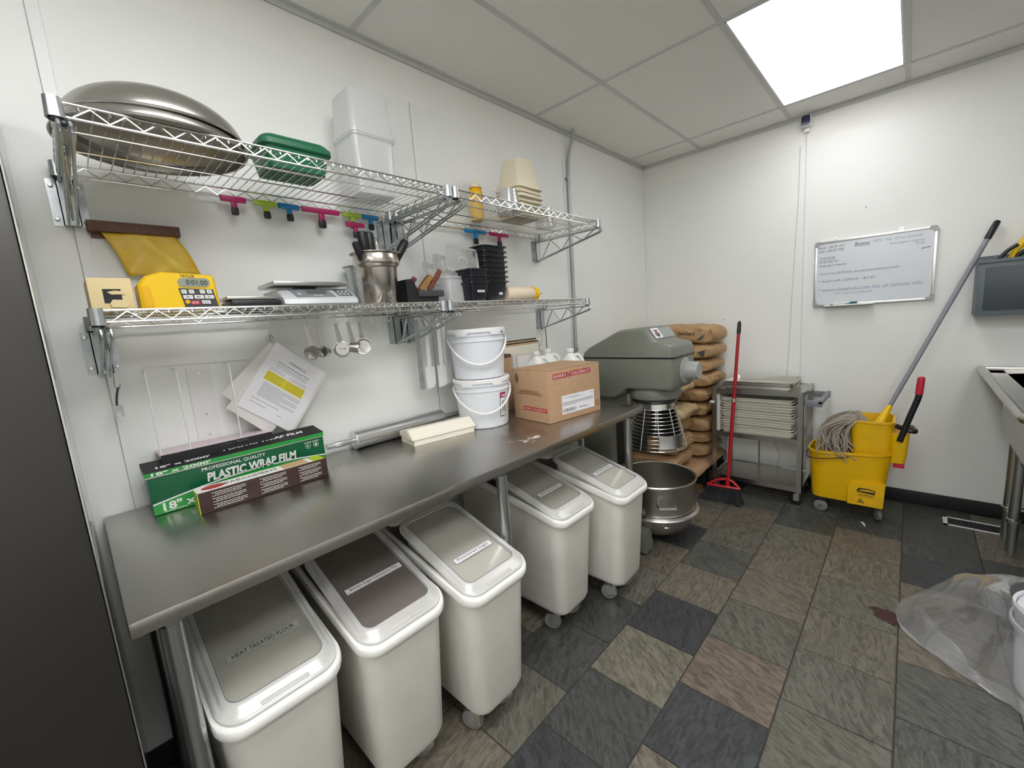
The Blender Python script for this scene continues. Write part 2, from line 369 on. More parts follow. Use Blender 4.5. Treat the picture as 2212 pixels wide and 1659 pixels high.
# ------------------------------------------------------------------ room shell
def struct(name, mb, m, parent=None, smooth=0):
    o = mb.build(name, m, parent, smooth)
    if parent is None: o['kind'] = 'structure'
    return o
TH = 0.12
wall_l = struct('wall_left', MB().box(-TH, -0.005, YF - TH, D + TH, -0.06, H + 0.2), 'wall_paint')
wall_b = struct('wall_back', MB().box(-0.005, XR + TH, D + 0.005, D + TH, -0.06, H + 0.2), 'wall_paint')
wall_r = struct('wall_right', MB().box(XR, XR + TH, YF - TH, D + 0.005, -0.06, H + 0.2), 'wall_paint')
wall_f = struct('wall_front', MB().box(-0.005, XR, YF - TH, YF, -0.06, H + 0.2), 'wall_paint')
HP = 2.481
def panels(parent, axis, edges, z1=HP, seam_m=None):
    for a, b in zip(edges[:-1], edges[1:]):
        g = 0.002
        if axis == 'x': MB().box(-0.005, 0.0, a + g, b - g, 0.0, z1).build('panel', 'frp_panel', parent, 0)
        else: MB().box(a + g, b - g, D, D + 0.005, 0.0, z1).build('panel', 'frp_panel', parent, 0)
panels(wall_l, 'x', [YF, -2.353, -1.133, 0.087, 1.305, 2.527, D])
panels(wall_b, 'y', [0.0, 1.213, 2.433, 3.653, XR])
# joint mouldings
for y in (0.087, 1.305, 2.527):
    MB().box(0.0, 0.0018, y - 0.014, y + 0.014, 0.0, HP, 0.0008).build('moulding', 'moulding', wall_l, 0)
MB().box(0.0015, 0.0024, 1.2985, 1.3015, 0.0, HP).build('seam_line', 'seam', wall_l, 0)
MB().box(0.0015, 0.0024, 2.5205, 2.5235, 0.0, HP).build('seam_line', 'seam', wall_l, 0)
MB().box(0.0015, 0.0022, 0.072, 0.0735, 0.0, HP).build('seam_line', 'seam', wall_l, 0)
for x in (1.213, 2.433):
    MB().box(x - 0.014, x + 0.014, D - 0.0022, D, 0.0, HP, 0.0008).build('moulding', 'moulding', wall_b, 0)
    MB().box(x - 0.018, x - 0.0145, D - 0.0012, D, 0.0, HP).build('seam_line', 'seam_pale', wall_b, 0)
MB().box(0.0, 0.016, D - 0.016, D, 0.0, HP, 0.004).build('corner_moulding', 'moulding', wall_b, 0)

for nm, mbx in (('baseboard_left', MB().box(0.0, 0.012, -0.9, D, 0.0, 0.09, 0.003)), ('baseboard_back', MB().box(0.012, XR, D - 0.012, D, 0.0, 0.09, 0.003)),
                ('baseboard_right', MB().box(XR - 0.012, XR, YF, D - 0.012, 0.0, 0.09, 0.003)), ('baseboard_front', MB().box(0.0, XR - 0.012, YF, YF + 0.012, 0.0, 0.09, 0.003))):
    struct(nm, mbx, 'rubber', None, 30)

# floor: dark grout bed with every slate tile laid on it (running bond, columns along the room)
floor = struct('floor', MB().box(0.0, XR, YF, D, -0.05, -0.004), 'grout')
PX, PY = 0.3045, 0.3095
SL = {'K': (0.062, 0.065, 0.07, 0.1), 'D': (0.08, 0.083, 0.079, 0.3), 'B': (0.2, 0.174, 0.136, 0.5), 'R': (0.222, 0.176, 0.136, 0.5), 'L': (0.205, 0.195, 0.152, 0.6), 'G': (0.118, 0.12, 0.108, 0.4), 'O': (0.164, 0.157, 0.128, 0.5), 'S': (0.205, 0.188, 0.146, 1.0), 'M': (0.155, 0.15, 0.124, 1.0)}  # slate's own tones; the greys lowered to hold the shade near the camera
KNOWN = {(-3, 0): 'K', (-2, -1): 'K', (0, 4): 'K', (-4, 3): 'K', (-2, 2): 'B', (-2, 0): 'R', (-2, 4): 'L', (-3, 1): 'B', (-3, 2): 'G', (-2, 1): 'O', (-1, 0): 'M', (-1, 1): 'S', (-1, 2): 'O', (-1, 3): 'S',
         (-1, 4): 'B', (-1, 5): 'D', (-2, 5): 'D', (-3, 4): 'B', (-3, 3): 'O', (-1, -1): 'O', (0, 3): 'B', (0, 2): 'B', (0, 1): 'G', (0, 0): 'G', (0, 6): 'D', (0, 5): 'D', (-3, -1): 'S', (-3, -2): 'D',
         (-4, 1): 'O', (-4, 2): 'B', (-2, 3): 'B', (-4, 4): 'B', (0, 7): 'D', (-2, -2): 'B', (-4, -1): 'D', (-4, 0): 'D', (1, 3): 'D', (1, 4): 'D', (1, 2): 'G', (-5, 3): 'D', (-5, 4): 'D'}
tile_full = None
for i in range(-6, 7):
    offy = 1.571 if i % 2 else 1.416
    for j in range(-14, 9):
        x0, x1 = 1.81 + i * PX + 0.0022, 1.81 + (i + 1) * PX - 0.0022; y0, y1 = offy + j * PY + 0.0022, offy + (j + 1) * PY - 0.0022
        full = x0 > 0 and x1 < XR and y0 > YF and y1 < D
        x0, x1, y0, y1 = max(x0, 0.0), min(x1, XR), max(y0, YF), min(y1, D)
        if x1 - x0 < 0.03 or y1 - y0 < 0.03: continue
        rnd = random.Random(i * 131 + j * 17); dz = rnd.uniform(-0.0012, 0.0)
        key = KNOWN.get((i, j)) or rnd.choice('KDDBOGGOSDB')
        cx, cy = (x0 + x1) / 2, (y0 + y1) / 2
        if full and tile_full:
            o = tile_full.copy(); COL.objects.link(o); o.location = (cx, cy, dz)
        else:
            mb = MB().box(x0 - cx, x1 - cx, y0 - cy, y1 - cy, -0.012, 0.0, 0.0025)
            o = mb.build('floor_tile', 'slate', floor, 0); o.location = (cx, cy, dz)
            if full: tile_full = o
        c = SL[key]; k = rnd.uniform(0.82, 1.02); o.color = (c[0] * k, c[1] * k, c[2] * k, c[3])

# ceiling: plaster deck, tee grid, one lay-in tile per bay, lit panels in some bays, most added unseen to even the light
ceil = struct('ceiling', MB().box(0.0, XR, YF, D, H + 0.05, H + 0.09), 'wall_paint')
GX = [0.0, 0.4861, 1.0985, 1.7052, 2.3148, 2.9244, 3.534, XR]
GY = [YF, -1.408, -0.188, 1.032, 2.245, 3.4722, D]
LIT = {(2, 4), (2, 2), (4, 2), (2, 0), (4, 0)}
for i in range(len(GX) - 1):
    for j in range(len(GY) - 1):
        if (i, j) in LIT: continue
        MB().box(GX[i] + 0.004, GX[i + 1] - 0.004, GY[j] + 0.004, GY[j + 1] - 0.004, H + 0.003, H + 0.018).build('ceiling_tile', 'ceiling_tile', ceil, 0)
for x in GX[1:-1]: MB().box(x - 0.012, x + 0.012, YF, D, H, H + 0.003).box(x - 0.002, x + 0.002, YF, D, H + 0.003, H + 0.03).build('tee_bar', 'tee', ceil, 0)
for y in GY[1:-1]: MB().box(0.0, XR, y - 0.012, y + 0.012, H - 0.0004, H + 0.003).build('cross_tee', 'tee', ceil, 0)
MB().box(0.0, 0.022, YF, D, H - 0.001, H + 0.003).box(0.0, 0.002, YF, D, H - 0.022, H).build('wall_angle', 'tee', ceil, 0)
MB().box(0.0, XR, D - 0.022, D, H - 0.001, H + 0.003).box(0.0, XR, D - 0.002, D, H - 0.022, H).build('wall_angle', 'tee', ceil, 0)
LABELS = {(2, 4): 'bright flat light panel set in the ceiling near the whiteboard wall', (4, 2): 'flat light panel in the ceiling beside the camera',
          (2, 0): 'flat light panel added out of view behind the camera, left column', (2, 2): 'flat light panel added out of view over the near end of the work table', (4, 0): 'flat light panel added out of view behind the camera, right column'}
for (i, j) in sorted(LIT):
    x0, x1, y0, y1 = GX[i] + 0.012, GX[i + 1] - 0.012, GY[j] + 0.012, GY[j + 1] - 0.012
    t = thing('ceiling_light', LABELS[(i, j)], 'ceiling light', ((x0 + x1) / 2, (y0 + y1) / 2, H), group='lay-in ceiling light panels')
    MB().box(x0 + 0.008, x1 - 0.008, y0 + 0.008, y1 - 0.008, H + 0.001, H + 0.004).build('diffuser', 'diffuser' if (i, j) == (2, 4) else 'diffuser_room', t, 0)
    MB().box(x0, x1, y0, y0 + 0.008, H, H + 0.03).box(x0, x1, y1 - 0.008, y1, H, H + 0.03).box(x0, x0 + 0.008, y0, y1, H, H + 0.03).box(x1 - 0.008, x1, y0, y1, H, H + 0.03).build('frame', 'white_plastic', t, 0)

# ------------------------------------------------------------------ refrigerator at the left edge of the frame
t = thing('refrigerator', 'tall stainless refrigerator, door coloured dark for a dim reflection, left of the steel work table', 'refrigerator', (0.4, -0.42, 0), -0.006)
MB().box(0.0205, 0.735, -0.80, -0.022, 0.10, 2.05, 0.006).build('cabinet', 'fridge_side', t)
MB().box(0.742, 0.80, -0.80, -0.0215, 0.16, 2.03, 0.008).build('door', 'darkened_steel', t)
MB().box(0.735, 0.742, -0.79, -0.03, 0.16, 2.03).build('door_gasket', 'rubber', t, 0)
MB().box(0.76, 0.7985, -0.0215, -0.0195, 0.16, 2.03).build('edge_trim', 'chrome', t, 0)
MB().tube(smooth_path([(0.80, -0.70, 0.95), (0.845, -0.70, 0.96), (0.85, -0.70, 1.10), (0.85, -0.70, 1.30), (0.845, -0.70, 1.44), (0.80, -0.70, 1.45)]), 0.012, 10).build('handle', 'chrome', t)
for x in (0.08, 0.68):
    for y in (-0.74, -0.08): MB().cyl((x, y, 0), (x, y, 0.10), 0.022).build('foot', 'black_plastic', t)

# ------------------------------------------------------------------ work table
TY0, TY1, TX1 = -0.003, 2.076, 0.7585
tab = thing('work_table', 'long stainless steel work table along the left wall', 'table', (0.38, 1.04, 0))
top = MB().box(0.008, TX1, TY0, TY1, T - 0.034, T, 0.006).build('table_top', 'table_steel', tab)
for y0, y1 in ((0.05, 0.09), (1.0, 1.06), (1.98, 2.03)): MB().box(0.05, 0.70, y0, y1, T - 0.06, T - 0.034).build('support_channel', 'galvanized', tab, 0)
for y in (0.06, 1.037, 2.008):
    for x in (0.06, 0.70):
        l = MB().cyl((x, y, 0.05), (x, y, T - 0.06), 0.0206, n=20).build('leg', 'tube_steel', tab)
        MB().cyl((x, y, 0.0), (x, y, 0.05), 0.013, 0.019, 14).build('foot', 'galvanized', l)

# ------------------------------------------------------------------ ingredient bins
SLP = 0.2976
def zr(x): return 0.565 + min(-x, 0.42) * SLP
def bin_(name, label, xf, yc, window_mat, fill, caption, cap_mat, lid_m, lab_x, wlen):
    t = thing(name, label, 'ingredient bin', (xf - 0.35, yc, 0), group='ingredient bins under the work table')
    P = lambda loop, dz=0.0: [(xf + x, yc + y, zr(x) + dz) for x, y in loop]
    def LO(x0, x1, hy, r): return rrect((x0 + x1) / 2, 0, (x1 - x0) / 2, hy, r, 6)
    b = MB(); bl = LO(-0.655, -0.05, 0.113, 0.05)
    b.loft([[(xf + x * 0.985 - 0.004, yc + y * 0.93, 0.095) for x, y in bl], [(xf + x, yc + y, 0.105) for x, y in bl], [(xf + x, yc + y, 0.118) for x, y in LO(-0.66, -0.045, 0.117, 0.05)],
            P(LO(-0.695, -0.022, 0.138, 0.055), -0.03), P(LO(-0.697, -0.02, 0.140, 0.056), 0.0), P(LO(-0.690, -0.028, 0.133, 0.05), 0.0),
            P(LO(-0.690, -0.028, 0.133, 0.05), -0.06)], True, False)
    b.build('body', 'bin_white', t, 50)
    r = MB(); o1 = LO(-0.705, -0.004, 0.1475, 0.062); o2 = LO(-0.708, 0.0, 0.1485, 0.064); i1 = LO(-0.692, -0.026, 0.134, 0.05)
    r.loft([P(i1, -0.028), P(o1, -0.028), P(o2, -0.02), P(o2, -0.006), P(o1, 0.0), P(i1, 0.0)], False, False); r.build('rim', 'bin_rim', t, 60)
    # sliding lid
    def F(loop, dz): return [(xf + x, yc + y, zr(x) + dz) for x, y in loop]
    l = MB(); A = LO(-0.43, -0.010, 0.1385, 0.056); A2 = LO(-0.426, -0.016, 0.134, 0.052); Bq = LO(-0.42, -0.028, 0.126, 0.046); Bh = LO(-0.418, -0.034, 0.121, 0.042)
    wn = LO(-0.40, -0.394 + wlen, 0.110, 0.028); wn2 = LO(-0.398, -0.396 + wlen, 0.108, 0.026)
    l.loft([F(A, 0.001), F(A, 0.008), F(A2, 0.013), F(Bq, 0.013), F(Bh, 0.019), F(wn, 0.020), F(wn2, 0.017)], False, False)
    lid = l.build('lid', lid_m, t, 40)
    g = MB().tube(F(wn, 0.0198), 0.0011, 5, True); g.build('window_edge', 'ink_grey', lid)
    w = MB(); w.loft([F(wn2, 0.0165), F(wn2, 0.0145)], True, True); w.build('lid_window', window_mat, lid, 0)
    l = MB(); s1 = LO(-0.705, -0.432, 0.139, 0.03); s2 = LO(-0.70, -0.437, 0.134, 0.026); l.loft([F(s1, 0.001), F(s1, 0.012), F(s2, 0.016)], True, True); l.build('rear_cover', lid_m, t, 40)
    MB().obox((0.012, 0.11, 0.006), Matrix.Translation((xf - 0.021, yc, zr(-0.021) + 0.0125)) @ Matrix.Rotation(math.atan(SLP), 4, 'Y'), 0.003).build('pull_tab', lid_m, lid)
    c = MB(); cl = LO(-0.415, -0.045, 0.112, 0.04); c.loft([[(xf + x, yc + y, zr(x) - 0.06) for x, y in cl], [(xf + x, yc + y, zr(x) + 0.006) for x, y in cl]], True, True); c.build('contents', fill, t, 40)
    # label strip
    th = math.atan(SLP); up = Vector((-math.cos(th), 0, math.sin(th))); p = Vector((xf + lab_x, yc + 0.003, zr(lab_x) + 0.0172)); lw = {18: .172, 24: .19, 14: .165}.get(len(caption), 0.165)
    n = Vector((0, 1, 0)).cross(up)
    lab = MB(); u = up * 0.0105; y = Vector((0, lw / 2, 0)); q = n * 0.0005
    lab.add([p - y - u, p + y - u, p + y + u, p - y + u, p - y - u + q, p + y - u + q, p + y + u + q, p - y + u + q], [(0, 3, 2, 1), (4, 5, 6, 7), (0, 1, 5, 4), (1, 2, 6, 5), (2, 3, 7, 6), (3, 0, 4, 7)])
    lb = lab.build('name_strip', cap_mat, lid, 0); text(caption, p + q * 2.2, (0, 1, 0), up, lw * 0.86, 0.0135, 'ink', lid)
    for k, (dx, dy) in enumerate(((-0.11, -0.075), (-0.11, 0.075), (-0.58, -0.075), (-0.58, 0.075))):
        X, Y = xf + dx, yc + dy; a = 0.5 + k * 0.7
        fk = MB().cyl((X, Y, 0.075), (X, Y, 0.098), 0.022, n=14); fx = Matrix.Translation((X, Y, 0)) @ Matrix.Rotation(a, 4, 'Z')
        fk.obox((0.045, 0.003, 0.055), fx @ Matrix.Translation((-0.012, 0.016, 0.055))); fk.obox((0.045, 0.003, 0.055), fx @ Matrix.Translation((-0.012, -0.016, 0.055)))
        ca = fk.build('caster', 'chrome', t, 30)
        MB().lathe([(0.008, -0.012), (0.03, -0.012), (0.038, -0.010), (0.04, 0), (0.038, 0.010), (0.03, 0.012), (0.008, 0.012)], fx @ Vector((-0.022, 0, 0.0402)), 20, fx.to_3x3() @ Vector((0, 1, 0)), True).build('wheel', 'wheel_grey', ca, 40)
    return t
bin_('ingredient_bin', 'white bin with slanted lid marked HEAT TREATED FLOUR, nearest the refrigerator', 0.748, 0.235, 'bin_window', 'flour', 'HEAT TREATED FLOUR', 'strip_tape', 'bin_lid', -0.17, 0.345)
bin_('ingredient_bin', 'white bin holding dark brown sugar, lid marked Brown Sugar Cinnamon Mix', 0.776, 0.557, 'bin_window', 'brown_sugar', 'Brown Sugar Cinnamon Mix', 'paper', 'bin_lid', -0.20, 0.345)
bin_('ingredient_bin', 'white bin with slanted lid marked Powdered Sugar', 0.85, 0.868, 'bin_window', 'powder_sugar', 'Powdered Sugar', 'paper', 'bin_lid', -0.15, 0.345)
bin_('ingredient_bin', 'white bin on casters with lid marked All Purpose Flour', 0.775, 1.43, 'bin_window', 'flour', 'All Purpose Flour', 'paper', 'bin_lid', -0.17, 0.33)
bin_('ingredient_bin', 'white bin marked Granulated Sugar at the far end of the table', 0.872, 1.768, 'bin_window', 'powder_sugar', 'Granulated Sugar', 'paper', 'bin_lid', -0.19, 0.34)

# ------------------------------------------------------------------ wire shelves and brackets
def zigzag(p0, p1, zlo, zhi, pitch):
    n = max(2, int(round((Vector(p1) - Vector(p0)).length / pitch))); out = []
    for k in range(2 * n + 1):
        q = Vector(p0).lerp(Vector(p1), k / (2 * n)); out.append((q.x, q.y, zlo if k % 2 == 0 else zhi))
    return out
def wire_shelf(label, y0, y1, xf, zt):
    """zt: top of the deck; depth from x=.03 to xf"""
    t = thing('wire_shelf', label, 'wire shelf', (xf / 2, (y0 + y1) / 2, zt), group='chrome wire shelves on the left wall')
    r = 0.0032; zb = zt - 0.032; a, b = y0 + 0.02, y1 - 0.02; xb = 0.03
    for nm, x in (('front_truss', xf), ('rear_truss', xb)):
        tr = MB().tube([(x, a, zt - r), (x, b, zt - r)], r).tube([(x, a, zb), (x, b, zb)], r).tube(zigzag((x, a + 0.02, 0), (x, b - 0.02, 0), zb + r, zt - 2 * r, 0.058), 0.0022, 5)
        tr.build(nm, 'chrome', t)
    for y in (y0 + 0.012, y1 - 0.012):
        MB().tube([(xb, y, zt - r), (xf, y, zt - r)], r).tube([(xb, y, zb), (xf, y, zb)], r).tube(zigzag((xb + 0.02, y, 0), (xf - 0.02, y, 0), zb + r, zt - 2 * r, 0.055), 0.0022, 5).build('end_truss', 'chrome', t)
    for f in (0.34, 0.67): x = xb + (xf - xb) * f; MB().tube([(x, a, zt - 2.6 * r), (x, b, zt - 2.6 * r)], 0.0028).build('stringer', 'chrome', t)
    n = int(round((y1 - y0 - 0.05) / 0.0255)); first = None
    for k in range(n + 1):
        y = y0 + 0.025 + (y1 - y0 - 0.05) * k / n
        if first is None:
            first = MB().tube([(xb, 0, 0), (xf, 0, 0), (xf + 0.001, 0, -0.012)], 0.0017, 5).build('wire', 'chrome', None); first.parent = t; o = first
        else: o = first.copy(); COL.objects.link(o)
        o.location = (-t.location.x, y - t.location.y, -0.0015)
    for x in (xf + 0.006, xb):
        for y, s in ((y0 + 0.012, -1), (y1 - 0.012, 1)):
            MB().lathe([(0.0125, -0.040), (0.0165, -0.040), (0.0145, 0.0015), (0.0125, 0.0015)], (x, y, zt), 18, None, True).build('corner_collar', 'galvanized', t)
            MB().lathe([(0.0, -0.044), (0.0122, -0.044), (0.0122, -0.0405), (0.0, -0.0405)], (x, y, zt), 16).build('collar_sleeve', 'black_plastic', t)
    return t
UZ, LZ, UXF, LXF = 1.952, 1.523, 0.452, 0.356
S1 = (0.052, 1.119); S2 = (1.131, 2.206)
wire_shelf('upper chrome wire shelf carrying the big steel bowl and the green box', S1[0], S1[1], UXF, UZ)
wire_shelf('upper chrome wire shelf carrying the yellow squeeze bottle and beige pans', S2[0], S2[1], UXF, UZ)
wire_shelf('lower chrome wire shelf carrying the yellow timer and scales', S1[0], S1[1], LXF, LZ)
wire_shelf('lower chrome wire shelf carrying the black pans', S2[0], S2[1], LXF, LZ)
def bracket(label, y, xf, zt):
    t = thing('shelf_bracket', label, 'bracket', (0, y, zt - 0.1), group='wall brackets of the wire shelves')
    z1, z0 = zt - 0.040, zt - 0.168; pl = MB()
    for s in (-1, 1): pl.box(0.0, 0.0028, y + s * 0.028 - 0.010, y + s * 0.028 + 0.010, z0, z1)
    pl.box(0.0, 0.024, y - 0.0185, y - 0.016, z0, z1).box(0.0, 0.024, y + 0.016, y + 0.0185, z0, z1).box(0.021, 0.024, y - 0.0185, y + 0.0185, z0, z1)
    pl.build('wall_plate', 'galvanized', t, 0)
    for s in (-1, 1):
        for z in (z0 + 0.018, z1 - 0.018): MB().lathe([(0.0, 0.006), (0.004, 0.0055), (0.0055, 0.003), (0.0055, 0.0)], (0.0026, y + s * 0.029, z), 10, (1, 0, 0)).build('screw', 'chrome', t)
    for s in (-1, 1):
        yy = y + s * 0.009; tip = xf + 0.034; zz = zt - 0.049
        pts = [(0.026, yy, zz), (tip - 0.012, yy, zz), (tip - 0.002, yy, zz - 0.004), (tip + 0.002, yy, zz - 0.012), (tip - 0.004, yy, zz - 0.020), (tip - 0.012, yy, zz - 0.024), (0.035, yy, z0 + 0.006), (0.026, yy, z0 + 0.004)]
        MB().tube(pts, 0.0036, 8).build('arm_rod', 'galvanized', t)
    n = 5; zz = []
    for k in range(n + 1):
        x = 0.05 + (xf - 0.06) * k / n; zlow = z0 + 0.006 + (zt - 0.073 - z0 - 0.006) * (x - 0.035) / (xf - 0.012)
        zz.append((x, y, zt - 0.052) if k % 2 else (x, y, zlow))
    MB().tube(zz, 0.0034, 7).build('truss_wire', 'galvanized', t)
    MB().cyl((xf + 0.006, y, zt - 0.050), (xf + 0.006, y, zt - 0.0445), 0.010, 0.009, 14).build('stub_post', 'black_plastic', t)
    return t
for lv, z, xf in (('upper', UZ, UXF), ('lower', LZ, LXF)):
    bracket('wire bracket at the left end of the %s shelf, near the refrigerator' % lv, S1[0] + 0.022, xf, z)
    bracket('left of the two wire brackets meeting mid-way under the %s shelves' % lv, S1[1] - 0.03, xf, z)
    bracket('right of the two wire brackets meeting mid-way under the %s shelves' % lv, S2[0] + 0.028, xf, z)
    bracket('wire bracket at the far right end of the %s shelf, beside the conduit' % lv, S2[1] - 0.034, xf, z)

# conduit pipe at the far end of the left wall
pp = thing('conduit_pipe', 'thin grey metal conduit running down the left wall from the ceiling', 'pipe', (0.02, 2.56, 0))
MB().tube(smooth_path([(0.045, 2.60, 2.672), (0.04, 2.602, 2.63), (0.022, 2.585, 2.55), (0.0145, 2.572, 2.46), (0.0145, 2.565, 2.30), (0.0145, 2.558, 1.7), (0.0145, 2.55, 1.1), (0.0145, 2.55, 0.4)], 5), 0.0115, 10).build('tube', 'conduit', pp)
for z in (2.36, 1.18): MB().box(0.0005, 0.004, 2.535, 2.595, z - 0.009, z + 0.009).lathe([(0.0118, -0.009), (0.014, -0.009), (0.014, 0.009), (0.0118, 0.009)], (0.0145, 2.565 if z > 2 else 2.551, z), 16, None, True).build('strap', 'galvanized', pp)

# ------------------------------------------------------------------ upper shelf
zs = UZ + 0.0005
def bowl_prof(r, h, th=0.0022, lip=0.010):
    out = [(r * math.sin(a), -h * math.cos(a)) for a in [i * PI / 2 / 14 for i in range(15)]]
    outer = [(0.0, h)] + [(r * math.sin(i * PI / 2 / 14) ** 0.95, h * math.cos(i * PI / 2 / 14)) for i in range(1, 15)]
    inner = [(max(0.0, q[0] - th), q[1] - th) for q in outer[:-1]] + [(r - th, 0.001)]
    return outer, inner
def mixing_bowl(label, cx, cy, z, r, h, tilt=(0, 0, 0)):
    t = thing('mixing_bowl', label, 'bowl', (cx, cy, z), rot=tilt, group='upside-down steel bowls')
    o, i = bowl_prof(r, h); m = Matrix.Translation((cx, cy, z)) @ Matrix.Rotation(tilt[0], 4, 'X') @ Matrix.Rotation(tilt[1], 4, 'Y')
    b = MB().lathe(o + i[::-1], (0, 0, 0), 56); MB().mesh(b, m).build('shell', 'bowl_steel', t, 60)
    g = MB().tube([(r * math.cos(a), r * math.sin(a), 0.0035) for a in [2 * PI * k / 56 for k in range(56)]], 0.0038, 8, True); MB().mesh(g, m).build('rolled_rim', 'bowl_steel', t)
mixing_bowl('large steel bowl turned upside down, lower of the nested pair', 0.268, 0.262, zs, 0.205, 0.096)
mixing_bowl('large steel bowl turned upside down on top of the other bowl', 0.272, 0.268, zs + 0.022, 0.197, 0.108, (0.0, -0.02, 0))

# green lidded box
t = thing('storage_box', 'green plastic box with rounded corners and lid on the upper shelf', 'container', (0.22, 0.61, zs))
cx, cy = 0.25, 0.615
lo = lambda hx, hy, r, z: zl(rrect(cx, cy, hx, hy, r, 6), z)
MB().loft([lo(0.068, 0.088, 0.02, zs), lo(0.080, 0.102, 0.026, zs + 0.066)]).build('tub', 'green_box', t, 50)
MB().loft([lo(0.084, 0.108, 0.03, zs + 0.060), lo(0.088, 0.112, 0.032, zs + 0.064), lo(0.088, 0.112, 0.032, zs + 0.078), lo(0.082, 0.106, 0.03, zs + 0.082), lo(0.080, 0.104, 0.03, zs + 0.088), lo(0.070, 0.094, 0.026, zs + 0.096)]).build('lid', 'green_box', t, 40)

# tall clear storage container (two stacked), standing before the seam
def tub(name, label, cat, cx, cy, z0, z1, hb, ht, m, group=None, th=0.0025, rz=0.0, inv=False, parent=None, r=0.018, lip=0.008):
    t = parent or thing(name, label, cat, (cx, cy, z0), group=group)
    (hbx, hby), (htx, hty) = hb, ht
    rot = lambda lp: [(cx + (x * math.cos(rz) - y * math.sin(rz)), cy + (x * math.sin(rz) + y * math.cos(rz))) for x, y in lp]
    L = lambda hx, hy, z, rr=r: zl(rot(rrect(0, 0, hx, hy, rr, 4)), z)
    if not inv:
        loops = [L(hbx, hby, z0), L(htx, hty, z1 - 0.006), L(htx + lip, hty + lip, z1 - 0.006, r + lip), L(htx + lip, hty + lip, z1, r + lip), L(htx - th, hty - th, z1), L(hbx - th, hby - th, z0 + 0.003)]
    else:
        loops = [L(hbx, hby, z1), L(htx, hty, z0 + 0.006), L(htx + lip, hty + lip, z0 + 0.006, r + lip), L(htx + lip, hty + lip, z0, r + lip), L(htx - th, hty - th, z0), L(hbx - th, hby - th, z1 - 0.003)]
    return t, MB().loft(loops).build('tub', m, t, 50)
tub('clear_container', 'milky clear plastic tub, lower of the tall stack', 'container', 0.16, 0.948, zs, 2.165, (0.072, 0.080), (0.078, 0.088), 'milky_plastic', 'clear tubs stacked on the upper shelf')
tub('clear_container', 'milky clear plastic tub upside down on top of the tall stack', 'container', 0.16, 0.948, 2.166, 2.325, (0.074, 0.082), (0.082, 0.092), 'milky_plastic', 'clear tubs stacked on the upper shelf', inv=True)

# squeeze bottle standing
def squeeze(label, base, axis, L, r, body_m, tip_m, cap_m, sz=1.0):
    t = thing('squeeze_bottle', label, 'bottle', base); a = Vector(axis); s = sz
    MB().lathe([(0, 0), (r * 0.9, 0), (r, 0.006), (r, L * 0.86), (r * 0.92, L * 0.93), (r * 0.72, L)], base, 28, axis).build('bottle', body_m, t, 40)
    c = Vector(base) + a.normalized() * L
    cap = MB().lathe([(r * 0.8, 0.0), (r * 0.98, 0.0), (r * 0.98, 0.006 * s), (r * 0.86, 0.012 * s), (r * 0.86, 0.022 * s), (r * 0.5, 0.030 * s), (r * 0.34, 0.034 * s)], c, 24, axis).build('cap', cap_m, t, 30)
    MB().lathe([(r * 0.36, 0.0), (r * 0.20, 0.014 * s), (r * 0.09, 0.036 * s), (r * 0.07, 0.038 * s)], c + a.normalized() * 0.032 * s, 14, axis).build('nozzle', tip_m, cap, 40)
    return t
squeeze('mustard yellow squeeze bottle standing upright on the upper shelf', (0.10, 1.592, zs), (0, 0, 1), 0.162, 0.036, 'mustard', 'bottle_clear', 'bottle_clear', 0.75)

# nested beige pans upside down
for k in range(7):
    z = zs + 0.002 + 0.0235 * k
    tub('food_pan', 'beige plastic food pan, %s of the upside-down stack' % ('lowest', 'second from the bottom', 'third from the bottom', 'middle', 'third from the top', 'second from the top', 'topmost')[k], 'food pan', 0.225 + 0.004 * math.sin(k * 2.1), 1.79 + 0.004 * math.cos(k * 3), z, z + 0.152, (0.056, 0.064), (0.076, 0.088), 'beige_pan',
        'beige pans stacked upside down', rz=0.03 * math.sin(k * 1.7), inv=True, r=0.012, lip=0.014)
# clear measuring jugs either side of the pan stack, upside down
def jug(label, cx, cy, rz):
    t = thing('measuring_jug', label, 'measuring jug', (cx, cy, zs), group='clear measuring jugs on the upper shelf')
    MB().lathe([(0.058, 0.0), (0.045, 0.108), (0.0, 0.110), (0.0, 0.107), (0.042, 0.105), (0.055, 0.0)], (cx, cy, zs), 28, None, True).build('cup', 'clear_plastic', t, 40)
    c, s = math.cos(rz), math.sin(rz); pt = lambda d, z: (cx + c * d, cy + s * d, zs + z)
    MB().tube(smooth_path([pt(0.05, 0.095), pt(0.078, 0.10), pt(0.088, 0.07), pt(0.076, 0.025), pt(0.058, 0.02)]), 0.005, 8).build('handle', 'clear_plastic', t)
    for k in range(5): MB().box(cx + 0.046 + 0.0024 * (4 - k), cx + 0.0475 + 0.0024 * (4 - k), cy - 0.012, cy + 0.006, zs + 0.02 + 0.018 * k, zs + 0.0215 + 0.018 * k).build('graduation', 'ink_grey', t, 0)
jug('clear measuring jug upside down to the right of the beige pans', 0.17, 2.07, 1.2)
jug('clear measuring jug upside down between the yellow bottle and the beige pans', 0.30, 1.625, -1.7)

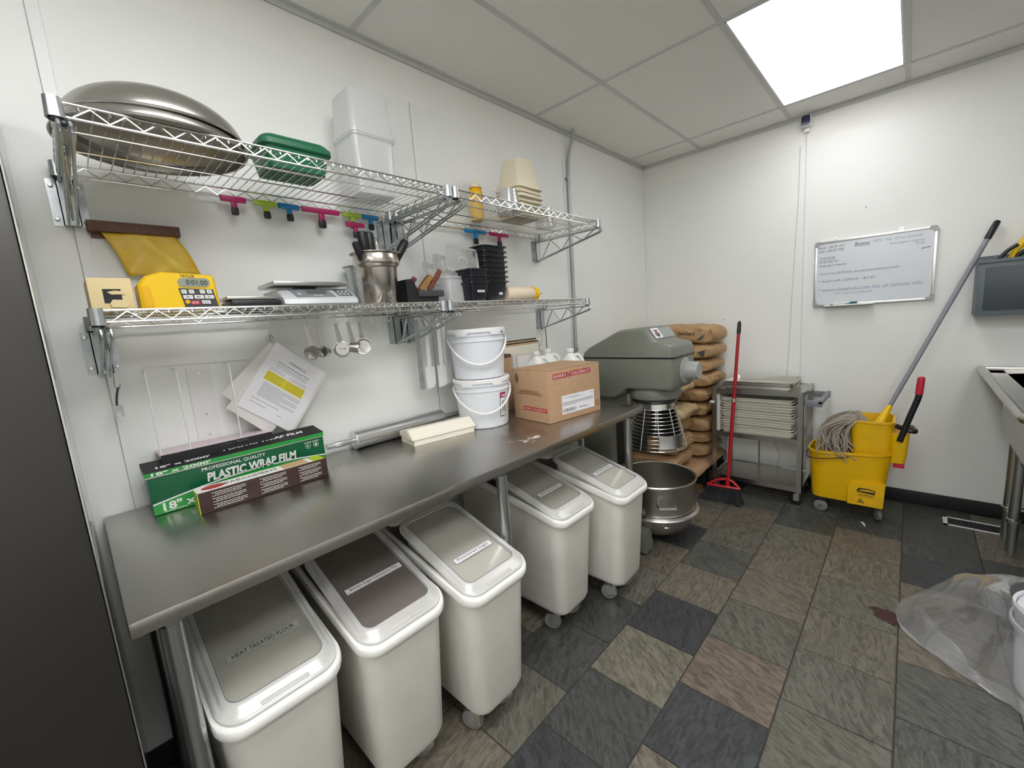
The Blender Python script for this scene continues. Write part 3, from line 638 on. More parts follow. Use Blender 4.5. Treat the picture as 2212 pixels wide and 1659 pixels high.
# bag clips hung along the rear wire
def clip(label, y, z, w, m, x=0.042):
    t = thing('bag_clip', label, 'bag clip', (x, y, z), group='coloured bag clips hung under the upper shelf')
    MB().box(x - 0.006, x + 0.010, y - w / 2, y + w / 2, z - 0.016, z + 0.002, 0.0045).build('jaw', m, t)
    MB().box(x - 0.008, x - 0.002, y - w / 2 + 0.003, y + w / 2 - 0.003, z - 0.014, z + 0.006, 0.002).build('rear_jaw', m, t)
    k = w / 0.08 if w > 0.12 else 1.0; k = 0.75 + 0.25 * k
    MB().box(x - 0.004, x + 0.008, y - 0.009 * k, y + 0.009 * k, z - 0.036 * k, z - 0.013, 0.003).build('stem', m, t)
    MB().box(x - 0.007, x + 0.011, y - 0.0115 * k, y + 0.0115 * k, z - 0.060 * k, z - 0.033 * k, 0.007).build('grip', 'black_plastic', t)
zc = UZ - 0.034
for lab, y, dz, w, m in (('small magenta bag clip, leftmost in the row', 0.484, 0.0, 0.078, 'magenta'), ('small lime green bag clip left of the blue one', 0.587, 0.0, 0.076, 'lime'),
                         ('small blue bag clip between lime and large magenta', 0.667, 0.0, 0.076, 'blue'), ('large magenta bag clip', 0.788, 0.0, 0.150, 'magenta'),
                         ('lime green bag clip with a magenta clip hung below it', 0.919, 0.0, 0.08, 'lime'), ('small blue bag clip nearest the middle brackets', 1.003, 0.0, 0.074, 'blue'),
                         ('large blue bag clip under the yellow squeeze bottle', 1.620, 0.0, 0.150, 'blue'), ('large magenta bag clip, rightmost in the row', 1.803, 0.0, 0.150, 'magenta')):
    clip(lab, y, zc + dz, w, m)
clip('small magenta bag clip hanging from the lime green clip', 0.921, zc - 0.042, 0.08, 'magenta', 0.054)

# ------------------------------------------------------------------ brown rail with yellow bag
t = thing('bag_rail', 'dark brown wooden rail fixed to the wall with a paper slot', 'rail', (0.02, 0.21, 1.78))
MB().box(0.0025, 0.035, 0.100, 0.318, 1.772, 1.803, 0.003).build('rail', 'wood_brown', t)
MB().box(0.0025, 0.010, 0.106, 0.312, 1.757, 1.772).build('rear_lip', 'wood_brown', t, 0)
bag = MB(); nu, nv = 16, 12; vs = []
for j in range(nv + 1):
    v = j / nv
    for i in range(nu + 1):
        u = i / nu; y = 0.128 + u * 0.172 + v * (0.040 + 0.014 * u) + 0.006 * math.sin(v * 3); z = 1.771 - v * 0.125 + 0.010 * u
        x = 0.024 + 0.012 * v + 0.012 * math.sin(u * 7 + v * 5) * v + 0.014 * math.exp(-((u - 0.45 - 0.3 * v) / 0.12) ** 2) * (0.3 + v)
        vs.append((x, y, z))
bag.add(vs, [(j * (nu + 1) + i, j * (nu + 1) + i + 1, (j + 1) * (nu + 1) + i + 1, (j + 1) * (nu + 1) + i) for j in range(nv) for i in range(nu)])
o = tag(bag.build('paper_bag', 'yellow_bag', None, 60), 'yellow paper sheet hanging in folds from the brown rail', 'paper')
sm = o.modifiers.new('s', 'SOLIDIFY'); sm.thickness = 0.0012

# ------------------------------------------------------------------ lower shelf
zs2 = LZ + 0.0005
t = thing('carton', 'small cream carton with a torn tuck flap and dark opening, left end of lower shelf', 'box', (0.24, 0.105, zs2))
MB().box(0.15, 0.292, 0.062, 0.146, zs2, zs2 + 0.082, 0.002).build('box', 'manila', t)
MB().box(0.2915, 0.2925, 0.088, 0.123, zs2 + 0.018, zs2 + 0.054).build('opening', 'ink', t, 0)
MB().prism([(0.098, 0.050), (0.122, 0.053), (0.128, 0.047), (0.128, 0.038), (0.104, 0.040)], 'x', 0.0, 0.001)
fl = MB().prism([(0.096, zs2 + 0.046), (0.110, zs2 + 0.050), (0.128, zs2 + 0.048), (0.130, zs2 + 0.040), (0.104, zs2 + 0.040)], 'x', 0.293, 0.2945); fl.build('upper_flap', 'manila', t, 0)
fl = MB().prism([(0.098, zs2 + 0.018), (0.104, zs2 + 0.027), (0.124, zs2 + 0.026), (0.134, zs2 + 0.014), (0.128, zs2 + 0.006), (0.100, zs2 + 0.008)], 'x', 0.293, 0.2955); fl.build('lower_flap', 'manila', t, 0)

# yellow timer
t = thing('kitchen_timer', 'chunky yellow digital kitchen timer with side grip hole', 'timer', (0.28, 0.245, zs2))
poly = [(0.158, zs2), (0.158, zs2 + 0.066), (0.175, zs2 + 0.088), (0.21, zs2 + 0.101), (0.325, zs2 + 0.094), (0.331, zs2 + 0.088), (0.336, zs2)]
def yz(x, pl): return [(x, y, z) for y, z in pl]
body = MB(); pl2 = [(0.246 + (y - 0.246) * 0.93, zs2 + (z - zs2) * 0.95 + 0.0015) for y, z in poly]
body.loft([yz(0.20, pl2), yz(0.208, poly), yz(0.292, poly), yz(0.300, pl2)]); tb = body.build('case', 'yellow', t, 30)
MB().loft([yz(0.2995, [(0.165, zs2 + 0.008), (0.165, zs2 + 0.058), (0.174, zs2 + 0.064), (0.182, zs2 + 0.058), (0.186, zs2 + 0.010), (0.178, zs2 + 0.004)]), yz(0.3015, [(0.165, zs2 + 0.008), (0.165, zs2 + 0.058), (0.174, zs2 + 0.064), (0.182, zs2 + 0.058), (0.186, zs2 + 0.010), (0.178, zs2 + 0.004)])]).build('grip_recess', 'mustard', t, 0)
MB().loft([yz(0.300, rrect(0.280, zs2 + 0.072, 0.037, 0.0125, 0.012, 6)), yz(0.302, rrect(0.280, zs2 + 0.072, 0.037, 0.0125, 0.012, 6))]).build('display', 'lcd', t, 0)
text('0:01:00', (0.3024, 0.286, zs2 + 0.0715), (0, 1, -0.04), (0, 0, 1), 0.050, 0.015, 'ink', t, bold=0.001)
text('TAYLOR', (0.3008, 0.267, zs2 + 0.089), (0, 1, -0.05), (0, 0, 1), 0.033, 0.0068, 'ink', t, bold=0.002)
kp = [(0.242, zs2 + 0.056), (0.322, zs2 + 0.053), (0.330, zs2 + 0.002), (0.251, zs2 + 0.002)]
pad = MB().prism(kp, 'x', 0.300, 0.3018).build('keypad', 'dark_grey', t, 0)
def key(y0, y1, z0, z1, m, cap=None, capm='ink'):
    MB().prism([(y0, z1), (y1, z1), (y1 + 0.0015, z0), (y0 + 0.0015, z0)], 'x', 0.3015, 0.3032).build('key', m, pad, 0)
    if cap: text(cap, (0.3036, (y0 + y1) / 2, (z0 + z1) / 2), (0, 1, 0), (0, 0, 1), (y1 - y0) * (0.72 if len(cap) > 2 else .5), (z1 - z0) * 0.55, capm, pad, bold=0.001)
for k, y in enumerate((0.2465, 0.2635, 0.289, 0.3055)): key(y, y + 0.0115, zs2 + 0.041, zs2 + 0.0515, 'white_print', 'T%d' % (k + 1))
for k, (y, c) in enumerate(((0.249, '- HR +'), (0.2745, '- MIN +'), (0.299, '- SEC +'))): key(y, y + 0.0215, zs2 + 0.0265, zs2 + 0.0365, 'white_print', c)
key(0.264, 0.285, zs2 + 0.010, zs2 + 0.021, 'pinkred', 'START STOP', 'white_print'); key(0.290, 0.310, zs2 + 0.012, zs2 + 0.0215, 'white_print', 'CLEAR')
MB().lathe([(0.0, 0.0015), (0.0055, 0.0015), (0.0055, 0.0)], (0.3018, 0.2575, zs2 + 0.018), 18, (1, 0, 0)).build('start_light', 'mustard', pad)

# small flat scale
t = thing('portion_scale', 'small low kitchen scale with steel platform between the timer and the big scale', 'scale', (0.24, 0.43, zs2))
MB().box(0.17, 0.295, 0.365, 0.505, zs2, zs2 + 0.022, 0.006).build('base', 'black_plastic', t)
MB().box(0.160, 0.285, 0.357, 0.503, zs2 + 0.024, zs2 + 0.034, 0.003).build('platform', 'steel', t)
MB().box(0.22, 0.23, 0.42, 0.44, zs2 + 0.02, zs2 + 0.026).build('pillar', 'black_plastic', t, 0)
# big digital scale
t = thing('digital_scale', 'silver digital scale with steel platform and grey display panel', 'scale', (0.22, 0.64, zs2))
pr = [(0.10, zs2 + 0.006), (0.10, zs2 + 0.060), (0.235, zs2 + 0.062), (0.300, zs2 + 0.022), (0.306, zs2 + 0.006), (0.295, zs2)]
def xz(y, p): return [(x, y, z) for x, z in p]
sh = [(0.20 + (x - 0.20) * 0.94, zs2 + 0.03 + (z - zs2 - 0.03) * 0.9) for x, z in pr]
MB().loft([xz(0.513, sh), xz(0.524, pr), xz(0.755, pr), xz(0.768, sh)]).build('case', 'silver_plastic', t, 35)
MB().box(0.095, 0.262, 0.500, 0.752, zs2 + 0.070, zs2 + 0.085, 0.004).build('platform', 'steel', t)
MB().box(0.14, 0.20, 0.60, 0.66, zs2 + 0.058, zs2 + 0.071).build('pillar', 'black_plastic', t, 0)
n = Vector((0.040, 0, 0.065)).normalized(); up = Vector((-0.065, 0, 0.040)).normalized()
def onsc(y, s, d=0.0008): return Vector((0.235, y, zs2 + 0.062)) - up * s + n * d
def pq(y0, y1, s0, s1, d0, d1, nm, m, par, sk=0.0):
    v = [onsc(y0 + sk, s1, d0), onsc(y1, s1, d0), onsc(y1 - sk, s0, d0), onsc(y0, s0, d0)]; w = [q + n * (d1 - d0) for q in v]
    return MB().add(v + w, [(0, 3, 2, 1), (4, 5, 6, 7), (0, 1, 5, 4), (1, 2, 6, 5), (2, 3, 7, 6), (3, 0, 4, 7)]).build(nm, m, par, 0)
dp = pq(0.548, 0.690, 0.006, 0.064, 0.0, 0.0018, 'display_panel', 'grey_casing', t, 0.010)
pq(0.600, 0.668, 0.018, 0.044, 0.0018, 0.0026, 'lcd', 'lcd_dark', dp)
pq(0.702, 0.758, 0.010, 0.060, 0.0, 0.0012, 'button_pad', 'galvanized', t)
text('Escali', onsc(0.632, 0.054, 0.0022), (0, 1, 0), up, 0.030, 0.010, 'white_print', dp, shear=0.3)
MB().lathe([(0, 0.0012), (0.006, 0.0012), (0.006, 0)], onsc(0.572, 0.044, 0.0018), 16, n).build('power_key', 'silver_plastic', dp)
for a in range(2):
    for b in range(3): MB().lathe([(0, 0.001), (0.0045, 0.001), (0.0045, 0)], onsc(0.715 + 0.015 * b, 0.024 + 0.02 * a, 0.0012), 12, n).build('key', 'silver_plastic', t)

# steel inset pot with utensils
pcx, pcy = 0.20, 0.915
t = thing('inset_pot', 'shiny steel inset pot with flared collar holding utensils', 'pot', (pcx, pcy, zs2))
MB().lathe([(0.0, 0.0), (0.066, 0.0), (0.070, 0.004), (0.0785, 0.142), (0.081, 0.150), (0.088, 0.156), (0.091, 0.166), (0.089, 0.182), (0.086, 0.200), (0.090, 0.203), (0.099, 0.204), (0.099, 0.2015),
            (0.090, 0.2005), (0.084, 0.197), (0.086, 0.170), (0.076, 0.150), (0.068, 0.006), (0.0, 0.003)], (pcx, pcy, zs2), 44).build('pot', 'pot_steel', t, 50)
def utensil(name, label, cat, p0, p1, hl, m, r=0.013, flat=1.0, end='none'):
    p0, p1 = Vector(p0), Vector(p1); d = (p1 - p0).normalized(); t = thing(name, label, cat, p0, group='utensils in the steel pot')
    a = p1 - d * hl
    MB().tube([a, a + d * 0.01, a + d * hl * 0.5, p1 - d * 0.012, p1 - d * 0.003, p1], [r * .75, r * .9, r, r * 1.02, r * .8, r * .3], 14).build('handle', m, t)
    MB().tube([p0, a + d * 0.005], 0.004, 8).build('shaft', 'chrome', t); return t
zt = zs2
utensil('spatula', 'black handled tool leaning out to the left of the pot', 'utensil', (0.20, 0.905, zt + 0.02), (0.24, 0.812, zt + 0.238), 0.09, 'black_plastic', 0.0135)
utensil('ladle', 'upright utensil with thick charcoal handle, left of the paired handles', 'utensil', (0.19, 0.90, zt + 0.02), (0.205, 0.862, zt + 0.288), 0.12, 'black_plastic', 0.0195)
utensil('scraper', 'upright utensil with thick charcoal handle, right of the paired handles', 'utensil', (0.20, 0.91, zt + 0.02), (0.195, 0.898, zt + 0.290), 0.12, 'black_plastic', 0.0195)
utensil('scoop', 'utensil with pale-ended black handle leaning to the right of the pot', 'utensil', (0.20, 0.90, zt + 0.03), (0.22, 1.053, zt + 0.265), 0.105, 'black_plastic', 0.0175)
t = thing('whisk', 'wire whisk standing head up in the steel pot', 'whisk', (0.185, 0.925, zt + 0.02), group='utensils in the steel pot')
for k in range(7):
    a = PI * k / 7; c, s = math.cos(a), math.sin(a); b0 = Vector((0.185, 0.930, zt + 0.13)); ax = Vector((0.02, 0.02, 1)).normalized()
    pts = [b0 + ax * h + Vector((c, s, 0)) * r for r, h in ((0.004, 0), (0.016, 0.045), (0.027, 0.09), (0.024, 0.125), (0.0, 0.142), (-0.024, 0.125), (-0.027, 0.09), (-0.016, 0.045), (-0.004, 0))]
    MB().tube(smooth_path(pts, 4), 0.0011, 5).build('loop', 'chrome', t)
MB().cyl((0.183, 0.925, zt + 0.02), (0.185, 0.930, zt + 0.13), 0.009, n=12).build('handle', 'chrome', t)
t = thing('small_pot', 'small dull steel pot behind the inset pot', 'pot', (0.072, 0.905, zs2))
MB().lathe([(0, 0), (0.046, 0), (0.050, 0.12), (0.056, 0.168), (0.066, 0.170), (0.066, 0.168), (0.054, 0.164), (0.048, 0.12), (0.044, 0.003), (0, 0.003)], (0.072, 0.905, zs2), 32).build('pot', 'galvanized', t, 50)

# knife holder: wedge block with flared front tray
t = thing('knife_holder', 'black plastic knife holder with slanted wedge top', 'knife holder', (0.20, 1.085, zs2))
MB().prism([(1.004, zs2), (1.004, zs2 + 0.098), (1.036, zs2 + 0.102), (1.062, zs2 + 0.052), (1.072, zs2 + 0.030), (1.072, zs2)], 'x', 0.13, 0.262).build('wedge', 'black_plastic', t, 0)
MB().box(0.135, 0.258, 1.072, 1.166, zs2, zs2 + 0.028).build('foot', 'black_plastic', t, 0)
MB().box(0.125, 0.268, 1.060, 1.192, zs2 + 0.028, zs2 + 0.055, 0.002).build('tray', 'dark_grey', t)
for lab, x, y0, y1, z1, m in (('reddish wooden knife handle at the back of the black holder', 0.150, 1.075, 1.128, 0.122, 'wood_red'), ('olive wooden knife handle nearest the front of the holder', 0.245, 1.085, 1.150, 0.118, 'wood_light'),
                              ('brown wooden knife handle in the middle of the holder', 0.205, 1.100, 1.165, 0.122, 'wood_handle'), ('reddish brown knife handle leaning furthest right', 0.235, 1.135, 1.208, 0.146, 'wood_red')):
    p0, p1 = Vector((x, y0, zs2 + 0.056)), Vector((x, y1, zs2 + z1)); d = (p1 - p0).normalized()
    k = thing('knife', lab, 'knife', p0, group='wooden handled knives'); q = d.orthogonal()
    R = Matrix((Vector((1, 0, 0)), Vector((1, 0, 0)).cross(d) * -1, d)).transposed().to_4x4(); L = (p1 - p0).length
    MB().obox((0.014, 0.023, L), Matrix.Translation((p0 + p1) / 2) @ R, 0.006).build('handle', m, k)
    for s in (0.3, 0.7): MB().lathe([(0, 0.0012), (0.0025, 0.0008), (0.0025, 0)], p0 + d * L * s + Vector((0.007, 0, 0)), 8, (1, 0, 0)).build('rivet', 'chrome', k)

# clear bin with loose lids behind knives
t, _ = tub('clear_bin', 'clear square plastic bin holding loose clear lids', 'container', 0.185, 1.318, zs2, zs2 + 0.118, (0.062, 0.078), (0.070, 0.090), 'milky_plastic')
def lid(label, c, rot, sx, sy):
    t = thing('clear_pan_cover', label, 'lid', c, rot=rot, group='clear pan lids leaning in the clear bin')
    m = Matrix.Translation(c) @ Matrix.LocRotScale(None, t.rotation_euler, None)
    L = lambda hx, hy, r, z: [m @ Vector((x, y, z)) for x, y in rrect(0, 0, hx, hy, r, 5)]
    MB().loft([L(sx, sy, 0.016, 0.0), L(sx, sy, 0.016, 0.004), L(sx - 0.010, sy - 0.010, 0.012, 0.004), L(sx - 0.014, sy - 0.014, 0.012, -0.004), L(sx - 0.02, sy - 0.02, 0.01, -0.004)]).build('plate', 'clear_plastic', t, 30)
    g = MB(); g.tube([m @ Vector((x, y, 0.005)) for x, y in rrect(0, 0, sx - 0.006, sy - 0.006, 0.012, 5)], 0.0022, 6, True); g.build('bead', 'milky_plastic', t)
    h = MB(); h.tube([m @ Vector((x, y, z)) for x, y, z in smooth_path([(-0.022, -0.02, 0.003), (-0.022, -0.008, 0.016), (0, 0.0, 0.02), (0.022, -0.008, 0.016), (0.022, -0.02, 0.003)], 5)], 0.0035, 6); h.build('grip', 'milky_plastic', t)
lid('clear lid standing tallest, tilted in the clear bin', (0.20, 1.372, zs2 + 0.205), (1.18, 0.15, 1.25), 0.085, 0.07)
lid('clear lid tilted behind the tallest one in the clear bin', (0.17, 1.318, zs2 + 0.165), (1.0, 0.25, 1.25), 0.085, 0.07)
lid('clear lid lowest of those leaning in the clear bin', (0.15, 1.272, zs2 + 0.130), (0.85, 0.3, 1.3), 0.085, 0.07)

# black pan stacks (upside down) : tall stack and short stack
for k in range(8):
    z = zs2 + 0.004 + 0.0245 * k
    tub('black_pan', 'black plastic food pan, %s of the tall stack' % ('lowest', 'second from the bottom', 'third from the bottom', 'fourth from the bottom', 'fourth from the top', 'third from the top', 'second from the top', 'topmost')[k], 'food pan', 0.185, 1.545, z, z + 0.098, (0.055, 0.062), (0.068, 0.076), 'black_pan', 'black pans in the tall stack', rz=0.02 * math.sin(k * 2.3), r=0.012, lip=0.013)
for k in range(3):
    z = zs2 + 0.030 * k
    tub('black_pan', 'black plastic food pan, %s of the short stack in front' % ('lowest', 'middle', 'topmost')[k], 'food pan', 0.268, 1.368, z, z + 0.088, (0.040, 0.042), (0.050, 0.054), 'black_pan', 'black pans in the short stack', r=0.010, lip=0.008)
MB().box(0.307, 0.3085, 1.375, 1.404, zs2 + 0.036, zs2 + 0.045)
tg = tag(MB().box(0.3195, 0.3215, 1.346, 1.390, zs2 + 0.040, zs2 + 0.050).build('name_sticker', 'paper', None, 0), 'white paper sticker on the short black pan stack', 'sticker'); scribble_lines([(0.006, 0.036, 0.0035)], (0.3216, 1.346, zs2 + 0.040), (0, 1, 0), (0, 0, 1), 'ink_grey', tg, 0.003, 3)
tg = tag(MB().box(0.2475, 0.2495, 1.560, 1.585, zs2 + 0.034, zs2 + 0.046, 0.0005).build('name_sticker', 'paper', None, 0), 'white rounded sticker on the tall black pan stack', 'sticker'); scribble_lines([(0.006, 0.019, 0.004)], (0.2496, 1.560, zs2 + 0.034), (0, 1, 0), (0, 0, 1), 'ink_grey', tg, 0.003, 4)
squeeze('empty squeeze bottle with yellow tip lying on its side on the lower shelf', (0.205, 1.642, zs2 + 0.041), (0.02, 1, 0.004), 0.225, 0.040, 'bottle_clear', 'yellow', 'yellow', 1.25)

# ------------------------------------------------------------------ hooks, measuring cups, papers
def s_hook(label, x, y, z, L, lean=0.0, group='wire S-hooks under the lower shelf'):
    t = tag(MB().tube(smooth_path([(x - 0.006, y - 0.004, z - 0.014), (x - 0.006, y - 0.004, z), (x, y, z + 0.006), (x + 0.004, y + 0.002, z - 0.004), (x + 0.002, y + lean * 0.6, z - L * 0.6), (x, y + lean, z - L), (x + 0.004, y + lean + 0.006, z - L - 0.008), (x + 0.008, y + lean + 0.012, z - L + 0.008)], 4), 0.0014, 6).build('wire_hook', 'tube_steel', None), label, 'hook', group)
    return t
zh = LZ - 0.030
ys_cup = [(0.612, 0.020), (0.665, 0.016), (0.722, 0.0), (0.772, 0.020), (0.826, 0.004)]
hk = ['first hook from the left of the measuring cup row', 'second hook from the left of the measuring cup row', 'middle hook of the measuring cup row', 'fourth hook from the left of the measuring cup row', 'last hook on the right of the measuring cup row']
hx = LXF * 0.34 + 0.03 * 0.66 + 0.02
for (y, ln), lb in zip(ys_cup, hk): s_hook('bent wire ' + lb, 0.19, y - 0.004, zh + 0.012, 0.045, ln * 0.4)
s_hook('wire hook carrying the ring of papers', 0.10, 0.515, zh + 0.012, 0.060)
for y, lb in ((0.868, 'empty straight wire hook right of the measuring cups'), (0.942, 'empty curved wire hook nearest the middle bracket')): s_hook(lb, 0.19, y, zh + 0.012, 0.04)
for y, lb in ((1.235, 'empty wire hook left of three right of the middle brackets'), (1.262, 'empty wire hook middle of three right of the middle brackets'), (1.315, 'large empty wire hook right of three by the white pails')): s_hook(lb, 0.20, y, zh + 0.012, 0.05)
s_hook('long wire hook hanging from the left lower bracket', 0.06, 0.085, 1.358, 0.045, 0.0)
t = thing('bottle_opener', 'small dark metal bottle opener hanging from the long wire hook at left', 'opener', (0.06, 0.088, 1.30))
MB().tube(smooth_path([(0.062, 0.092, 1.312), (0.062, 0.086, 1.295), (0.062, 0.082, 1.275), (0.062, 0.080, 1.258)]), 0.003, 6).build('shaft', 'dark_grey', t)
MB().box(0.060, 0.063, 0.070, 0.092, 1.238, 1.258).box(0.060, 0.063, 0.070, 0.076, 1.222, 1.238).box(0.060, 0.063, 0.086, 0.092, 1.222, 1.238).build('jaw', 'galvanized', t, 0)
def cup(label, y, z, r, h, ln, face):
    t = thing('measuring_cup', label, 'measuring cup', (0.20, y, z), group='steel measuring cups on hooks'); top = Vector((0.195, y - ln, z + 0.098)); c = Vector((0.20, y, z)); f = Vector(face).normalized()
    MB().lathe([(0.0, -h / 2), (r * 0.82, -h / 2), (r * 0.9, -h / 2 + 0.004), (r, h / 2), (r + 0.002, h / 2), (r - 0.0012, h / 2 - 0.001), (r * 0.86, -h / 2 + 0.005), (0, -h / 2 + 0.002)], c, 26, f).build('cup', 'steel', t, 45)
    d = (top - c).normalized(); a = c + d * r; s = d.cross(Vector((1, 0, 0))).normalized()
    v = [a - s * 0.010, a + s * 0.010, top + s * 0.006, top - s * 0.006]; w = [q + Vector((0.0015, 0, 0)) for q in v]
    MB().add(v + w, [(0, 3, 2, 1), (4, 5, 6, 7), (0, 1, 5, 4), (1, 2, 6, 5), (2, 3, 7, 6), (3, 0, 4, 7)]).build('handle', 'steel', t, 0)
    return t, c, f
cup('steel measuring cup hanging leftmost in the row', 0.617, 1.362, 0.024, 0.034, 0.012, (0.75, -0.65, -0.15))
cup('steel measuring cup second from left in the row', 0.660, 1.360, 0.021, 0.034, 0.010, (0.6, -0.75, 0.1))
t, c, f = cup('steel measuring cup in the middle, turned bottom outward', 0.728, 1.362, 0.029, 0.034, 0.012, (-0.9, 0.35, -0.1)); text('1/2 CUP', c - f * 0.0182 + Vector((0, 0, 0.0)), (0.35, 0.9, -.12), (0, 0.1, 1), 0.024, 0.006, 'ink', t)
cup('steel measuring cup second from right in the row', 0.778, 1.364, 0.023, 0.034, 0.014, (0.5, 0.8, -0.2))
t, c, f = cup('steel measuring cup rightmost in the row with a white tag inside', 0.816, 1.364, 0.030, 0.030, 0.004, (0.85, -0.5, 0.1))
MB().obox((0.001, 0.022, 0.009), Matrix.Translation(c - f * 0.011) @ Vector((1, 0, 0)).rotation_difference(f).to_matrix().to_4x4()).build('name_tag', 'paper', t, 0)

# papers on a metal ring
t = thing('paper_stack', 'white recipe sheets with a yellow highlighted table hanging askew on a ring', 'papers', (0.06, 0.54, 1.41))
ang = math.radians(-33); xd = Vector((0, math.cos(math.radians(-41.5)), math.sin(math.radians(-41.5))))
P0 = Vector((0.062, 0.542, 1.408)); P1 = Vector((0.062, 0.705, 1.268)); P3 = Vector((0.062, 0.383, 1.199)); P2 = P1 + P3 - P0
def sheet(a, b, c, d, x, nm, m, par):
    return MB().add([Vector((x, q.y, q.z)) for q in (a, b, c, d)] + [Vector((x + 0.0012, q.y, q.z)) for q in (a, b, c, d)], [(0, 3, 2, 1), (4, 5, 6, 7), (0, 1, 5, 4), (1, 2, 6, 5), (2, 3, 7, 6), (3, 0, 4, 7)]).build(nm, m, par, 0)
sheet(P0, P1, P2, P3, 0.062, 'top_sheet', 'paper', t)
o = Vector((0, 0.010, -0.004)); sheet(P0 + o * 0.3, P1 + o, P2 + o * 0.8, P3 + o * 0.2, 0.0605, 'second_sheet', 'paper2', t)
o2 = Vector((0, -0.03, -0.006)); sheet(P0, Vector((0, 0.668, 1.25)), Vector((0, 0.472, 1.068)), Vector((0, 0.352, 1.195)), 0.0585, 'back_sheet', 'paper2', t)
sheet(Vector((0, 0.530, 1.416)), Vector((0, 0.640, 1.30)), Vector((0, 0.46, 1.11)), Vector((0, 0.346, 1.247)), 0.0565, 'divider_sheet', 'paper2', t)
e1 = (P1 - P0); e2 = (P3 - P0); Wp, Hp = e1.length, e2.length; ex, ey = e1.normalized(), e2.normalized(); ox = Vector((0.0014, 0, 0))
def pp_(u, v): return P0 + ex * (u * Wp) + ey * (v * Hp) + ox
up_ = -ey
text('CINNAHOLIC', pp_(0.53, 0.145), ex, up_, Wp * 0.34, Wp * 0.05, 'ink', t, bold=0.0)
text('Cinnamon Roll Baking Dough Recipe', pp_(0.50, 0.215), ex, up_, Wp * 0.62, Wp * 0.030, 'ink', t, bold=0.002)
hl = MB(); a_, b_, c_, d_ = pp_(0.13, 0.385), pp_(0.85, 0.385), pp_(0.85, 0.52), pp_(0.13, 0.52); hl.add([q + ox * 0.1 for q in (a_, b_, c_, d_)], [(0, 1, 2, 3)]); hl.build('highlight_block', 'highlight', t, 0)
scribble_lines([(Wp * 0.2, Wp * 0.8, -Hp * v) for v in (0.25, 0.27, 0.295)] + [(Wp * 0.14, Wp * 0.42, -Hp * v) for v in (0.335, 0.36)] + [(Wp * 0.50, Wp * 0.84, -Hp * v) for v in (0.335, 0.36)], P0 + ox, ex, up_, 'ink_grey', t, 0.0016, 5)
scribble_lines([(Wp * 0.14, Wp * 0.46, -Hp * v) for v in (0.402, 0.428, 0.455, 0.482, 0.505)] + [(Wp * 0.50, Wp * 0.84, -Hp * v) for v in (0.402, 0.428, 0.455, 0.482, 0.505)], P0 + ox * 1.3, ex, up_, 'ink_brown', t, 0.0015, 6)
scribble_lines([(Wp * 0.17, Wp * (0.86 - 0.3 * (k % 4 == 3)), -Hp * (0.56 + 0.021 * k)) for k in range(10)] + [(Wp * 0.12, Wp * 0.62, -Hp * 0.81), (Wp * 0.12, Wp * 0.42, -Hp * 0.865), (Wp * 0.62, Wp * 0.72, -Hp * 0.885)], P0 + ox, ex, up_, 'ink', t, 0.0014, 7)
b = MB()
for k, (dy, dz, rr, ax) in enumerate(((0.0, 0.0, 0.013, (0.3, 0.9, 0.1)), (0.004, -0.004, 0.012, (0.8, 0.5, 0.2)), (-0.004, -0.002, 0.012, (0.6, -0.6, 0.3)), (0.004, -0.012, 0.011, (0.2, 0.7, 0.5)))):
    q = Vector((0.066, 0.524 + dy, 1.426 + dz)); axv = Vector(ax).normalized(); s = axv.orthogonal().normalized(); w = axv.cross(s)
    MB().tube([q + (s * math.cos(2 * PI * i / 20) + w * math.sin(2 * PI * i / 20)) * rr for i in range(20)], 0.0014, 6, True).build('binder_ring', 'tube_steel', t)

# acrylic and wire holder on the wall with a slim black film box under it
t = thing('wall_rack', 'white wire and sheet rack fixed to the wall above the wrap boxes', 'rack', (0.05, 0.31, 1.09))
MB().box(0.001, 0.004, 0.268, 0.336, 1.085, 1.348).build('back_strip', 'white_plastic', t, 0)
for y0, y1 in ((0.153, 0.232), (0.372, 0.462)):
    MB().tube([(0.004, y0 + 0.006, 1.350), (0.10, y0, 1.350), (0.104, y0, 1.342), (0.104, y0, 1.088), (0.096, y0, 1.080), (0.004, y0, 1.080)], 0.0022, 6).build('wire_arm', 'white_plastic', t)
    MB().tube([(0.004, y1, 1.350), (0.10, y1 - 0.004, 1.346), (0.104, y1 - 0.004, 1.338), (0.104, y1 - 0.004, 1.084), (0.096, y1 - 0.004, 1.076), (0.004, y1 - 0.004, 1.076)], 0.0022, 6).build('wire_arm', 'white_plastic', t) if y0 < 0.3 else None
MB().tube([(0.004, 0.162, 1.362), (0.004, 0.462, 1.352)], 0.0022, 6).build('top_wire', 'white_plastic', t)
for z in (1.322, 1.18, 1.106): MB().lathe([(0, 0.002), (0.004, 0.0015), (0.004, 0)], (0.004, 0.302, z), 10, (1, 0, 0)).build('screw', 'chrome', t)
t = thing('foil_box', 'long slim black and pale pink box lying in the wire rack', 'box', (0.06, 0.31, 1.082))
MB().box(0.008, 0.110, 0.148, 0.468, 1.0835, 1.088, 0.0008).build('pink_face', 'pink_card', t)
MB().box(0.112, 0.1145, 0.150, 0.466, 1.055, 1.0885).build('black_edge', 'ink', t, 0)
scribble_lines([(0.02, 0.05, -0.02), (0.15, 0.19, -0.045), (0.20, 0.235, -0.03), (0.20, 0.235, -0.05)], (0.108, 0.148, 1.0885), (0, 1, 0), (-1, 0, 0), 'ink_grey', t, 0.004, 8)

